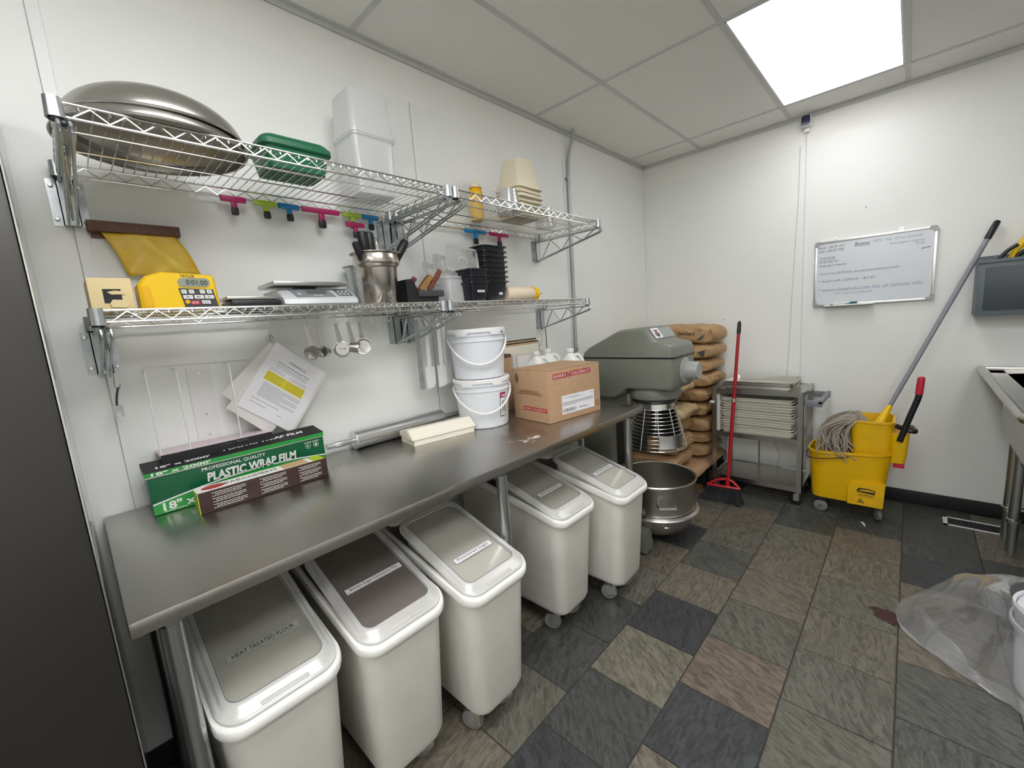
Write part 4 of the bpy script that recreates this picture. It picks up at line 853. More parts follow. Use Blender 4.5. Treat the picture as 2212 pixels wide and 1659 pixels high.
# white hanging scrapers and a long dark ruler between the middle brackets
t = tag(MB().box(0.098, 0.100, 1.128, 1.154, 1.128, 1.46).build('steel_ruler', 'galvanized', None, 0), 'long flat dark metal straightedge hanging under the middle brackets', 'ruler')
def scraper(label, y, x, zb):
    t = thing('scraper', label, 'spatula', (x, y, zb), group='white rubber spatulas hanging under the shelf')
    MB().loft([[(x + d, y + a, z) for a, z in ((-0.026, zb), (0.012, zb + 0.004), (0.026, zb + 0.022), (0.026, zb + 0.104), (-0.026, zb + 0.108))] for d in (0.0, 0.006)]).build('blade', 'white_plastic', t, 0)
    MB().box(x - 0.002, x + 0.009, y - 0.011, y + 0.011, zb + 0.09, zb + 0.34, 0.004).build('handle', 'white_plastic', t)
scraper('white rubber spatula hanging beside the dark straightedge', 1.190, 0.10, 1.126)
scraper('white rubber spatula hanging second from the pails', 1.262, 0.10, 1.124)
scraper('white rubber spatula hanging closest to the white pails', 1.302, 0.085, 1.128)

# wooden-edged panels leaning on the wall, right of the pails
for k, (x0, z1) in enumerate(((0.004, 1.300), (0.022, 1.285))):
    t = thing('white_board_panel', 'off-white board with brown striped edge, %s' % ('against the wall behind the pails' if k == 0 else 'in front of the one against the wall'), 'board', (x0, 1.8, T), group='white boards leaning behind the pails')
    MB().box(x0, x0 + 0.014, 1.50, 2.10 - 0.002 * k, T + 0.001, z1 - 0.016).build('panel', 'cream_card', t, 0)
    MB().box(x0, x0 + 0.016, 1.50, 2.10 - 0.002 * k, z1 - 0.016, z1 - 0.006).build('pale_edge', 'maple', t, 0)
    MB().box(x0, x0 + 0.016, 1.50, 2.10 - 0.002 * k, z1 - 0.006, z1).build('dark_edge', 'ink', t, 0)
t = thing('wall_outlet', 'wall outlet with white cords plugged in near the right bracket', 'outlet', (0.01, 2.14, 1.245))
MB().box(0.0005, 0.006, 2.105, 2.175, 1.19, 1.30, 0.002).build('plate', 'cream_card', t)
MB().box(0.006, 0.03, 2.125, 2.155, 1.215, 1.245, 0.004).box(0.006, 0.03, 2.125, 2.155, 1.25, 1.28, 0.004).build('plug', 'white_plastic', t)
tag(MB().tube(smooth_path([(0.03, 2.14, 1.26), (0.045, 2.135, 1.31), (0.03, 2.13, 1.355), (0.03, 2.125, 1.38)]), 0.003, 6).tube(smooth_path([(0.03, 2.14, 1.23), (0.05, 2.135, 1.16), (0.035, 2.13, 1.05), (0.02, 2.12, 0.93)]), 0.003, 6).build('power_cord', 'cord_white', None), 'white cord running from the wall outlet down behind the jugs', 'cord')
tag(MB().tube(smooth_path([(0.03, 2.19, 1.36), (0.02, 2.205, 1.25), (0.018, 2.208, 1.15), (0.012, 2.205, 0.98)]), 0.0026, 6).build('power_cord', 'cord', None), 'thin grey cord hanging down the wall between the bracket and the conduit', 'cord')

# ------------------------------------------------------------------ on the table
TZ = T + 0.0006
t = thing('wrap_box', 'long green carton of plastic wrap film standing against the wall', 'box', (0.13, 0.365, TZ))
MB().box(0.066, 0.155, 0.104, 0.626, TZ, TZ + 0.122, 0.0015).build('carton', 'green_wrap', t)
poly = [(0.106, TZ + 0.001)] + [(0.106, TZ + 0.032)] + [(0.106 + s, TZ + 0.032 + 0.030 * math.sin(s / 0.30 * PI / 2)) for s in (0.06, 0.12, 0.2, 0.3, 0.42, 0.518)] + [(0.624, TZ + 0.001)]
MB().prism(poly, 'x', 0.1548, 0.1556).build('light_band', 'green_light', t, 0)
arc = MB(); ap = poly[1:-1]; arc.add([(0.1562, y, z) for y, z in ap] + [(0.1562, y, z + 0.0045) for y, z in ap], [(i, i + 1, i + 1 + len(ap), i + len(ap)) for i in range(len(ap) - 1)]); arc.build('white_arc', 'white_print', t, 0)
MB().box(0.066, 0.1575, 0.100, 0.628, TZ + 0.118, TZ + 0.134, 0.001).build('lid_front', 'green_light', t)
MB().prism([(0.1575, TZ + 0.134), (0.1575, TZ + 0.136), (0.066, TZ + 0.150), (0.066, TZ + 0.134)], 'y', 0.100, 0.628).build('lid_top', 'ink', t, 0)
MB().box(0.1572, 0.1582, 0.100, 0.628, TZ + 0.1175, TZ + 0.1205).build('cutter_strip', 'alu', t, 0)
text('18" x', (0.1566, 0.169, TZ + 0.0215), (0, 1, 0), (0, 0, 1), 0.082, 0.026, 'white_print', t, bold=0.003)
text('PROFESSIONAL QUALITY', (0.1562, 0.330, TZ + 0.104), (0, 1, 0), (0, 0, 1), 0.185, 0.013, 'white_print', t, bold=0.001)
text('PLASTIC WRAP FILM', (0.1562, 0.385, TZ + 0.076), (0, 1, 0), (0, 0, 1), 0.275, 0.030, 'white_print', t, shear=0.12, bold=0.004)
text('18" x 2000\'', (0.1582, 0.190, TZ + 0.127), (0, 1, 0), (0, 0, 1), 0.150, 0.010, 'white_print', t, bold=0.003)
nn = Vector((0.014, 0, 0.0915)).normalized(); uu = Vector((-0.0915, 0, 0.014)).normalized()
text('PLASTIC WRAP FILM', Vector((0.112, 0.44, TZ + 0.143)) + nn * 0.0008, (0, 1, 0), uu, 0.26, 0.022, 'white_print', t, shear=0.12, bold=0.004)
text('18" x 2000\'', Vector((0.135, 0.20, TZ + 0.1397)) + nn * 0.0008, (0, 1, 0), uu, 0.14, 0.018, 'white_print', t, bold=0.003)
for y in (0.567, 0.596):
    MB().lathe([(0.0085, 0.0006), (0.0095, 0.0006), (0.0095, 0.0), (0.0085, 0.0)], (0.156, y, TZ + 0.094), 20, (1, 0, 0), True).build('recycle_mark', 'white_print', t)
    text('R' if y < 0.58 else '1', (0.1563, y, TZ + 0.094), (0, 1, 0), (0, 0, 1), 0.007, 0.009, 'white_print', t, bold=0.002)
    scribble_lines([(-0.014, 0.014, 0.0115), (-0.012, 0.012, 0.0145)], (0.1563, y, TZ + 0.094), (0, 1, 0), (0, 0, 1), 'white_print', t, 0.0014, 9)
scribble_lines([(0.02, 0.075, 0.004)], (0.1562, 0.110, TZ + 0.001), (0, 1, 0), (0, 0, 1), 'white_print', t, 0.002, 10)

t = thing('parchment_box', 'slim brown carton of parchment paper with lime ends in front of the green carton', 'box', (0.24, 0.385, TZ), math.radians(0))
ry = math.atan2(-0.006, 0.376)
MB().box(0.216, 0.276, 0.198, 0.580, TZ, TZ + 0.066, 0.001).build('carton', 'brown_card', t)
MB().box(0.216, 0.2765, 0.197, 0.199, TZ, TZ + 0.066).build('lime_end', 'lime_card', t, 0)
MB().box(0.2155, 0.2765, 0.198, 0.535, TZ + 0.066, TZ + 0.0668).build('white_top', 'white_print', t, 0)
MB().box(0.2155, 0.2765, 0.535, 0.575, TZ + 0.066, TZ + 0.0669).build('lime_top', 'lime_card', t, 0)
MB().box(0.2155, 0.2765, 0.44, 0.52, TZ + 0.0668, TZ + 0.0671).build('picture_panel', 'maple', t, 0)
el = MB().add([(0.246 + 0.021 * math.cos(a), 0.245 + 0.032 * math.sin(a), TZ + 0.0672) for a in [2 * PI * k / 28 for k in range(28)]], [list(range(28))]); el.build('red_oval', 'ink_red', t, 0)
text('PARCHMENT', (0.246, 0.352, TZ + 0.0673), (0, 1, 0), (-1, 0, 0), 0.15, 0.026, 'ink', t, bold=-0.0005)
rows = []
for x0, x1 in ((0.035, 0.125), (0.165, 0.245), (0.285, 0.360)): rows += [(x0 + 0.008 * (k % 3 == 1), x1 - 0.012 * (k % 3 == 2), 0.056 - 0.0052 * k - 0.003 * (k // 3)) for k in range(9)]
scribble_lines(rows, (0.2766, 0.198, TZ), (0, 1, 0), (0, 0, 1), 'white_print', t, 0.0018, 11)

# metal rolling pin
t = thing('rolling_pin', 'large brushed aluminium rolling pin lying by the wall', 'rolling pin', (0.055, 1.02, TZ))
a, bq = Vector((0.052, 0.792, TZ + 0.0425)), Vector((0.062, 1.258, TZ + 0.0425)); d = (bq - a).normalized()
MB().lathe([(0.0, 0), (0.0405, 0), (0.042, 0.0025), (0.042, (bq - a).length - 0.0025), (0.0405, (bq - a).length), (0, (bq - a).length)], a, 40, d).build('barrel', 'alu', t, 30)
for p, s in ((a, -1), (bq, 1)):
    MB().lathe([(0.0, 0.0), (0.009, 0.0), (0.009, 0.016), (0.0115, 0.018), (0.013, 0.03), (0.0145, 0.055), (0.013, 0.075), (0.011, 0.095), (0.0125, 0.115), (0.0125, 0.118), (0.0, 0.119)], p, 22, d * s).build('handle', 'alu', t, 40)

# cream flip-top carton
t = thing('flip_top_box', 'cream cardboard box with sloped flip lid lying before the rolling pin', 'box', (0.20, 1.12, TZ), 0.0)
rot = Matrix.Translation((0.262, 0.958, 0)) @ Matrix.Rotation(math.atan2(-0.046, 0.29), 4, 'Z')
bb = MB().box(-0.135, 0.0, 0.0, 0.305, TZ, TZ + 0.034); MB().mesh(bb, rot).build('tray', 'cream_card', t, 0)
bb = MB().prism([(-0.137, TZ + 0.030), (-0.137, TZ + 0.050), (-0.055, TZ + 0.066), (-0.040, TZ + 0.066), (0.006, TZ + 0.028), (0.002, TZ + 0.026), (-0.01, TZ + 0.034)], 'y', -0.006, 0.312); MB().mesh(bb, rot).build('lid', 'cream_card', t, 0)
bb = MB().prism([(-0.05, TZ + 0.064), (-0.062, TZ + 0.048), (-0.058, TZ + 0.028), (-0.045, TZ + 0.022), (-0.012, TZ + 0.030), (0.004, TZ + 0.028)], 'y', -0.0085, -0.006); MB().mesh(bb, rot).build('side_tab', 'cream_card', t, 0)

# two white pails stacked
def pail(label, cx, cy, z, h, lid_tab_a, handle_a, swing, lab=False):
    t = thing('pail', label, 'bucket', (cx, cy, z), group='stacked white pails')
    MB().lathe([(0.0, 0.0), (0.117, 0.0), (0.121, 0.004), (0.133, h - 0.062), (0.1375, h - 0.060), (0.1375, h - 0.056), (0.134, h - 0.054), (0.1345, h - 0.036), (0.1395, h - 0.034), (0.1395, h - 0.030), (0.135, h - 0.028), (0.136, h - 0.006), (0.0, h - 0.006)], (cx, cy, z), 56).build('body', 'pail_white', t, 30)
    MB().lathe([(0.128, h - 0.004), (0.136, h - 0.004), (0.1405, h - 0.018), (0.1425, h - 0.018), (0.1425, h - 0.004), (0.139, h), (0.132, h), (0.128, h - 0.006), (0, h - 0.006), (0, h - 0.009), (0.127, h - 0.009)], (cx, cy, z), 56).build('lid', 'pail_lid', t, 30)
    # raised lid skirt tabs
    for a0 in lid_tab_a:
        pts = []; b = MB(); n = 10
        for k in range(n + 1):
            a = a0 - 0.30 + 0.6 * k / n; low = h - 0.032 if 2 <= k <= n - 2 else h - 0.017
            pts.append((a, low))
        vs = [(cx + 0.1432 * math.cos(a), cy + 0.1432 * math.sin(a), z + lo_) for a, lo_ in pts] + [(cx + 0.1432 * math.cos(a), cy + 0.1432 * math.sin(a), z + h - 0.002) for a, lo_ in pts]
        vs += [(cx + 0.140 * math.cos(a), cy + 0.140 * math.sin(a), z + lo_) for a, lo_ in pts] + [(cx + 0.140 * math.cos(a), cy + 0.140 * math.sin(a), z + h - 0.002) for a, lo_ in pts]
        m = n + 1; fs = []
        for k in range(n): fs += [(k, k + 1, m + k + 1, m + k), (2 * m + k, 3 * m + k, 3 * m + k + 1, 2 * m + k + 1), (k, 2 * m + k, 2 * m + k + 1, k + 1), (m + k, m + k + 1, 3 * m + k + 1, 3 * m + k)]
        b.add(vs, fs).build('lid_tab', 'pail_lid', t, 0)
    # bail handle: pivots either side at angle handle_a, hanging to the front
    ca, sa = math.cos(handle_a), math.sin(handle_a); fx, fy = math.cos(handle_a - PI / 2), math.sin(handle_a - PI / 2); zp = z + h - 0.046
    pts = []
    for k in range(17):
        q = PI * k / 16; rr = 0.1425; s = math.cos(q); dn = math.sin(q)
        fwd = 0.150 * math.sqrt(max(0, 1 - s * s)) ; pts.append((cx + ca * rr * s + fx * fwd, cy + sa * rr * s + fy * fwd, zp - swing * dn ** 1.3))
    MB().tube(pts, [0.004] * 2 + [0.0055] * 13 + [0.004] * 2, 8).build('bail', 'pail_lid', t)
    for s in (1, -1): MB().obox((0.006, 0.022, 0.020), Matrix.Translation((cx + ca * 0.139 * s, cy + sa * 0.139 * s, zp)) @ Matrix.Rotation(handle_a, 4, 'Z'), 0.002).build('bail_ear', 'pail_lid', t)
    if lab:
        for r, a0, a1, z0, z1, nm, m in ((0.1315, -0.05, 0.27, 0.048, 0.166, 'label_border', 'ink'), (0.1322, -0.03, 0.25, 0.052, 0.140, 'label', 'paper'), (0.1322, -0.03, 0.25, 0.142, 0.163, 'label_head', 'magenta')):
            b = MB(); n = 8; tap = lambda zz: (zz / (h - 0.06)) * 0.012 - 0.010
            vs = [(cx + (r + tap(zz)) * math.cos(a0 + (a1 - a0) * k / n), cy + (r + tap(zz)) * math.sin(a0 + (a1 - a0) * k / n), z + zz) for zz in (z0, z1) for k in range(n + 1)]
            b.add(vs, [(k, k + 1, n + 2 + k, n + 1 + k) for k in range(n)]).build(nm, m, t, 40)
        am = 0.10; tg_ = Vector((-math.sin(am), math.cos(am), 0))
        scribble_lines([(-0.012, 0.012, 0.006 * k) for k in range(9)], (cx + 0.1335 * math.cos(am), cy + 0.1335 * math.sin(am), z + 0.075), tg_, (0, 0, 1), 'ink', t, 0.0022, 12)
        text('Fon', (cx + 0.1355 * math.cos(am), cy + 0.1355 * math.sin(am), z + 0.152), tg_, (0, 0, 1), 0.026, 0.013, 'white_print', t, bold=0.003)
    return t
pail('white plastic pail with a black bordered label, lower of the two stacked', 0.236, 1.396, TZ, 0.240, (-1.25, -0.15), 0.93, 0.115, True)
pail('white plastic pail without a label, upper of the two stacked', 0.234, 1.392, TZ + 0.2405, 0.238, (-1.25, -0.05, 0.6), 0.93, 0.120)

# cardboard carton
ca = thing('cardboard_carton', 'brown cardboard carton with red printed bands and white shipping label', 'box', (0.43, 1.72, TZ), 0.0)
CR = Matrix.Translation((0.556, 1.524, TZ)) @ Matrix.Rotation(math.atan2(-0.05, 0.36), 4, 'Z')
Wc, Dc, Hc = 0.375, 0.262, 0.256
def cb(b, nm, m, sm=0): return MB().mesh(b, CR).build(nm, m, ca, sm)
cb(MB().box(-Dc, 0, 0, Wc, 0, Hc, 0.004), 'carton', 'cardboard', 30)
cb(MB().box(-Dc, 0.0005, 0.0005, Wc - 0.001, Hc, Hc + 0.0025), 'top_flap', 'cardboard')
cb(MB().box(-Dc / 2 - 0.025, -Dc / 2 + 0.025, -0.0008, Wc, Hc + 0.0025, Hc + 0.003), 'tape', 'cardboard')
cb(MB().box(-Dc / 2 - 0.022, -Dc / 2 + 0.018, -0.0008, 0.0, Hc - 0.03, Hc), 'tape_tail', 'kraft_light')
fz = lambda y, z, d=0.0008: CR @ Vector((d, y, z)); X3 = (CR.to_3x3() @ Vector((0, 1, 0))); Z3 = Vector((0, 0, 1)); S3 = CR.to_3x3() @ Vector((1, 0, 0))
cb(MB().box(0, 0.0006, 0.036, 0.135, Hc - 0.045, Hc - 0.020), 'red_band', 'ink_red'); cb(MB().box(0, 0.0006, 0.150, 0.305, Hc - 0.043, Hc - 0.018), 'red_band', 'ink_red')
cb(MB().prism([(0.136, Hc - 0.018), (0.150, Hc - 0.034), (0.150, Hc - 0.052), (0.136, Hc - 0.034)], 'x', 0, 0.0007), 'bean_mark', 'ink_grey')
text('BARRY', fz(0.086, Hc - 0.0325), X3, Z3, 0.088, 0.016, 'pink_card', ca, bold=0.001); text('CALLEBAUT', fz(0.229, Hc - 0.0305), X3, Z3, 0.142, 0.016, 'pink_card', ca, bold=0.001)
sl = cb(MB().box(0, 0.0006, 0.088, 0.325, 0.030, 0.122), 'shipping_label', 'paper')
scribble_lines([(0.005, 0.12, 0.080), (0.06, 0.15, 0.073), (0.005, 0.23, 0.056), (0.005, 0.23, 0.051), (0.005, 0.23, 0.046), (0.005, 0.10, 0.041)], CR @ Vector((0.0009, 0.088, 0.030)), X3, Z3, 'ink_grey', sl, 0.0022, 13)
bar = MB(); rr = random.Random(5); y = 0.094
while y < 0.185: w = rr.uniform(0.001, 0.004); bar.add([CR @ Vector((0.0009, y, 0.038)), CR @ Vector((0.0009, y + w, 0.038)), CR @ Vector((0.0009, y + w, 0.056)), CR @ Vector((0.0009, y, 0.056))], [(0, 1, 2, 3)]); y += w + rr.uniform(0.001, 0.003)
bar.build('barcode', 'ink_grey', sl, 0, 'stuff')
scribble_lines([(0.12, 0.20, 0.012), (0.12, 0.17, 0.018), (0.215, 0.23, 0.078)], CR @ Vector((0.0009, 0.088, 0.030)), X3, Z3, 'ink_grey', sl, 0.003, 14)
g = MB().lathe([(0.013, 0.0006), (0.0155, 0.0006), (0.0155, 0.0), (0.013, 0.0)], (0.0, 0.350, 0.046), 28, (1, 0, 0), True); cb(g, 'round_mark', 'ink_brown')
text('C', fz(0.350, 0.046), X3, Z3, 0.013, 0.016, 'ink_brown', ca, bold=0.001)
sd = lambda x, z: CR @ Vector((x, -0.0012, z)); XS = S3
text('BARRY CALLEBAUT', sd(-0.10, 0.062), XS, Z3, 0.155, 0.010, 'pink_card', ca); cb(MB().box(-0.185, -0.015, -0.0006, 0, 0.052, 0.072), 'red_band', 'ink_red')
ln = MB().lathe([(0.0, 0.0005), (1.0, 0.0005), (1.0, 0.0)], (0, 0, 0), 28, (0, -1, 0)); cb(MB().mesh(ln, Matrix.Translation((-0.228, 0, Hc - 0.045)) @ Matrix.Diagonal((0.014, 1, 0.025, 1))), 'bean_print', 'ink_brown')
scribble_lines([(-0.20, -0.075, 0.150), (-0.215, -0.055, 0.142), (-0.225, -0.04, 0.134)], CR @ Vector((0, -0.0012, 0)), XS, Z3, 'ink_brown', ca, 0.004, 15)

# small white box and wooden crate behind the carton, milk jugs
t = thing('card_box', 'small white carton with black strokes behind the brown carton', 'box', (0.12, 1.80, TZ))
MB().box(0.06, 0.16, 1.725, 1.885, TZ, TZ + 0.300, 0.002).build('carton', 'paper2', t)
scribble_lines([(0.010, 0.034, 0.285 - 0.014 * k) for k in range(5)], (0.1606, 1.725, TZ), (0, 1, 0.3), (0, 0, 1), 'ink', t, 0.004, 16)
t = thing('brown_tray', 'dark brown cardboard box behind the pails', 'box', (0.09, 1.62, TZ))
MB().box(0.045, 0.15, 1.545, 1.715, TZ, TZ + 0.318, 0.002).build('carton', 'cardboard', t)
MB().box(0.0445, 0.1505, 1.5445, 1.7155, TZ + 0.300, TZ + 0.319).build('dark_band', 'card_dark', t, 0)
def milk(label, cx, cy, rz):
    t = thing('jug', label, 'jug', (cx, cy, TZ), group='white plastic jugs behind the brown carton'); h = 0.302
    b = MB(); L = lambda hx, r, z: zl(rrect(cx, cy, hx, hx, r, 5), TZ + z)
    b.loft([L(0.068, 0.02, 0.0), L(0.072, 0.022, 0.008), L(0.072, 0.024, 0.180), L(0.060, 0.03, 0.230), L(0.034, 0.026, 0.268), L(0.0215, 0.020, 0.284), L(0.0205, 0.020, h - 0.006)]).build('body', 'milk_jug', t, 40)
    MB().lathe([(0.0, 0.0), (0.0235, 0.0), (0.0235, 0.018), (0.021, 0.021), (0.0, 0.021)], (cx, cy, TZ + h - 0.004), 24).build('cap', 'white_plastic', t)
    c, s = math.cos(rz), math.sin(rz); P = lambda d, z: (cx + c * d, cy + s * d, TZ + z)
    MB().tube(smooth_path([P(0.020, 0.276), P(0.045, 0.280), P(0.068, 0.256), P(0.078, 0.210), P(0.073, 0.155)]), 0.0105, 10).build('handle', 'milk_jug', t)
milk('white plastic jug, leftmost of three behind the brown carton', 0.228, 1.842, 0.9)
milk('white plastic jug, middle of three behind the brown carton', 0.190, 1.996, 0.9)
milk('white plastic jug, rightmost of three beside the mixer', 0.352, 2.002, 0.9)

# ------------------------------------------------------------------ floor mixer
mx = thing('floor_mixer', 'large grey floor-standing dough mixer with bowl guard at the far end of the table', 'mixer', (0.45, 2.42, 0))
yc = 2.425
prof = [(0.245, 0.90), (0.245, 1.13), (0.262, 1.185), (0.30, 1.215), (0.49, 1.305), (0.53, 1.318), (0.665, 1.322), (0.698, 1.320), (0.746, 1.252), (0.776, 1.238), (0.836, 1.224), (0.850, 1.200), (0.851, 1.03), (0.845, 0.985), (0.832, 0.965), (0.56, 0.962), (0.52, 0.925), (0.47, 0.895)]
def head(z_lo, z_hi): pass
b = MB(); hw = 0.168
def sc(f, g): return [(0.545 + (x - 0.545) * f, 1.10 + (z - 1.10) * g) for x, z in prof]
b.loft([xz(yc - hw, sc(0.93, 0.90)), xz(yc - hw + 0.006, sc(0.955, 0.945)), xz(yc - hw + 0.018, sc(0.98, 0.975)), xz(yc - hw + 0.04, prof), xz(yc + hw - 0.04, prof), xz(yc + hw - 0.018, sc(0.98, 0.975)), xz(yc + hw, sc(0.93, 0.90))])
b.build('head', 'mixer_grey', mx, 50)
# black seam band round the head
sb = MB(); n = 40; lp = rrect(0.548, yc, 0.3045, hw + 0.0005, 0.03, 8); sb.loft([zl(lp, 1.147), zl([(0.548 + (x - 0.548) * 1.003, yc + (y - yc) * 1.008) for x, y in lp], 1.148), zl([(0.548 + (x - 0.548) * 1.003, yc + (y - yc) * 1.008) for x, y in lp], 1.156), zl(lp, 1.157)]); sb.build('seam_band', 'black_plastic', mx, 40)
# sloped control panel with sticker
up = Vector((-0.048, 0, 0.068)).normalized(); nn = Vector((0.068, 0, 0.048)).normalized(); cP = Vector((0.722, yc, 1.286))
def plate(c, hx, hy, th, nm, m, par): return MB().add([c + Vector((0, sx * hx, 0)) + up * sy * hy + nn * d for d in (0, th) for sx, sy in ((-1, -1), (1, -1), (1, 1), (-1, 1))], [(0, 3, 2, 1), (4, 5, 6, 7), (0, 1, 5, 4), (1, 2, 6, 5), (2, 3, 7, 6), (3, 0, 4, 7)]).build(nm, m, par, 0)
lp_ = plate(cP, 0.135, 0.036, 0.003, 'control_panel', 'mixer_light', mx)
stk = plate(cP + nn * 0.004 + Vector((0, -0.085, 0)) + up * 0.002, 0.047, 0.034, 0.0008, 'sticker', 'paper', mx)
for dy, du, r, m in ((-0.02, 0.018, 0.007, 'ink_grey'), (0.02, 0.018, 0.007, 'ink_grey'), (0, 0.012, 0.012, 'ink_red'), (-0.014, -0.014, 0.014, 'ink_grey'), (0.014, -0.014, 0.014, 'ink_grey'), (0, -0.024, 0.012, 'ink')):
    MB().lathe([(0, 0.0005), (r, 0.0005), (r, 0)], cP + nn * 0.0049 + Vector((0, -0.085 + dy, 0)) + up * (du * 0.8 + 0.004), 14, nn).build('sticker_mark', m, stk)
MB().lathe([(0.0, 0.0), (0.075, 0.0), (0.075, 0.012), (0.058, 0.022), (0.054, 0.022), (0.050, 0.085), (0.046, 0.090), (0.0, 0.090)], (0.842, yc, 1.065), 36, (1, 0, 0)).build('attachment_hub', 'mixer_light', mx, 35)
MB().lathe([(0.145, 0.0), (0.155, -0.03), (0.150, -0.062), (0.13, -0.075), (0, -0.075)], (0.665, yc, 0.965), 40).build('planetary_housing', 'mixer_grey', mx, 40)
MB().lathe([(0.128, 0.0), (0.134, -0.012), (0.120, -0.022), (0, -0.022)], (0.665, yc, 0.892), 36).build('black_ring', 'black_plastic', mx, 40)
MB().lathe([(0.112, 0.0), (0.115, -0.035), (0.06, -0.04), (0, -0.04)], (0.665, yc, 0.870), 36).build('steel_collar', 'chrome', mx, 40)
MB().box(0.20, 0.425, yc - 0.115, yc + 0.115, 0.06, 0.93, 0.02).build('column', 'mixer_grey', mx)
MB().box(0.4252, 0.428, yc - 0.06, yc + 0.06, 0.42, 0.80).build('slide_rail', 'black_plastic', mx, 0)
MB().box(0.10, 0.30, yc - 0.21, yc + 0.21, 0.0, 0.09, 0.02).build('base', 'mixer_grey', mx)
for s in (-1, 1):
    MB().loft([[(x, yc + s * 0.245 + dy * (1.0 if s > 0 else 1.0), z) for dy, z in ((-0.045, 0.012), (0.045, 0.012), (0.045, h * 0.8), (0.025, h), (-0.025, h), (-0.045, h * 0.8))] for x, h in ((0.11, 0.11), (0.45, 0.13), (0.68, 0.15), (0.715, 0.135), (0.722, 0.07))]).build('foot', 'mixer_grey', mx, 40)
    MB().box(0.12, 0.715, yc + s * 0.245 - 0.04, yc + s * 0.245 + 0.04, 0.0, 0.012).build('foot_pad', 'black_plastic', mx, 0)
    MB().tube([(0.42, yc + s * 0.11, 0.25), (0.46, yc + s * 0.255, 0.25), (0.70, yc + s * 0.256, 0.25)], 0.014, 8).build('bowl_arm', 'mixer_grey', mx)
# bowl guard cage
gc = (0.668, yc)
for k in range(12):
    f = k / 11; r = 0.118 + 0.060 * f; z = 0.835 - 0.235 * f; a0, a1 = (-0.6, 2 * PI - 0.6)
    MB().tube([(gc[0] + r * math.cos(a), gc[1] + r * math.sin(a), z) for a in [2 * PI * i / 40 for i in range(40)]], 0.0022 if k < 11 else 0.0038, 6, True).build('guard_ring', 'chrome', mx)
for i in range(10):
    a = 2 * PI * i / 10 + 0.2; MB().tube([(gc[0] + r * math.cos(a), gc[1] + r * math.sin(a), z) for r, z in ((0.117, 0.84), (0.178, 0.598))], 0.003, 6).build('guard_upright', 'chrome', mx)
ch = MB(); aa = [-1.05 + 0.9 * i / 8 for i in range(9)]
ch.loft([[(gc[0] + r * math.cos(a), gc[1] + r * math.sin(a), z) for a in aa] + [(gc[0] + (r + 0.003) * math.cos(a), gc[1] + (r + 0.003) * math.sin(a), z) for a in aa[::-1]] for r, z in ((0.176, 0.615), (0.172, 0.635), (0.168, 0.690))]); ch.build('pour_chute', 'steel', mx, 40)
MB().tube([(0.665, yc, 0.84), (0.665, yc, 0.68)], 0.014, 10).build('agitator_shaft', 'chrome', mx)
sh_ = MB(); aa = [0.9 + (PI * 1.25) * i / 24 for i in range(25)]
sh_.loft([[(gc[0] + (r - 0.006) * math.cos(a), gc[1] + (r - 0.006) * math.sin(a), z) for a in aa] + [(gc[0] + (r - 0.004) * math.cos(a), gc[1] + (r - 0.004) * math.sin(a), z) for a in aa[::-1]] for r, z in ((0.178, 0.602), (0.118, 0.835))]); sh_.build('rear_shield', 'darkened_steel', mx, 40)  # dark plate added so the inside of the cage reads dark

# steel mixer bowl on its arms
bo = thing('mixer_bowl', 'deep steel mixer bowl hung in the arms of the floor mixer', 'bowl', (0.672, 2.42, 0.05))
bx, by = 0.672, 2.405
MB().lathe([(0.0, 0.045), (0.10, 0.050), (0.165, 0.085), (0.205, 0.140), (0.222, 0.205), (0.226, 0.250), (0.226, 0.392), (0.232, 0.398), (0.236, 0.404), (0.232, 0.410), (0.222, 0.406), (0.2215, 0.25), (0.216, 0.205), (0.20, 0.145), (0.16, 0.092), (0.10, 0.058), (0, 0.053)], (bx, by, 0), 64).build('shell', 'bowl_steel', bo, 45)
MB().lathe([(0.2262, 0.197), (0.246, 0.199), (0.250, 0.206), (0.246, 0.213), (0.2268, 0.217)], (bx, by, 0), 64, None, True).build('rub_band', 'alu', bo, 45)
for a in (-0.92, 2.2):
    c, s = math.cos(a), math.sin(a); tx, ty = -s, c; P = lambda r, t_, z: (bx + c * r + tx * t_, by + s * r + ty * t_, z)
    MB().tube([P(0.225, -0.05, 0.300), P(0.262, -0.047, 0.298), P(0.262, 0.047, 0.298), P(0.225, 0.05, 0.300)], 0.005, 8).build('handle', 'chrome', bo)
    MB().tube(smooth_path([P(0.205, -0.016, 0.165), P(0.232, -0.014, 0.168), P(0.232, 0.014, 0.168), P(0.205, 0.016, 0.165)], 4), 0.006, 8).build('lug', 'chrome', bo)

# ------------------------------------------------------------------ pallet and sacks
pz_ = 0.222
pal = thing('pallet', 'low wooden pallet covered with brown paper under the sacks', 'pallet', (0.35, 3.33, 0))
for y in (2.97, 3.34, 3.70): MB().box(0.03, 0.66, y - 0.045, y + 0.045, 0.02, 0.16).build('stringer', 'rubber', pal, 0)
for k in range(6): MB().box(0.03 + k * 0.106, 0.03 + k * 0.106 + 0.096, 2.94, 3.745, 0.16, 0.19, 0.003).build('deck_board', 'pallet_wood', pal)
for k in range(3): MB().box(0.06 + 0.26 * k, 0.12 + 0.26 * k, 2.94, 3.745, 0.0, 0.02).build('bottom_board', 'pallet_wood', pal, 0)
b = MB(); nx, ny = 14, 16; vs = []
for j in range(ny + 1):
    for i in range(nx + 1):
        x = 0.02 + 0.675 * i / nx; y = 2.935 + 0.81 * j / ny; z = 0.206 + 0.008 * noise.noise((x * 14, y * 14, 2)); 
        if i == nx: x -= 0.006; z -= 0.035
        vs.append((x, y, z))
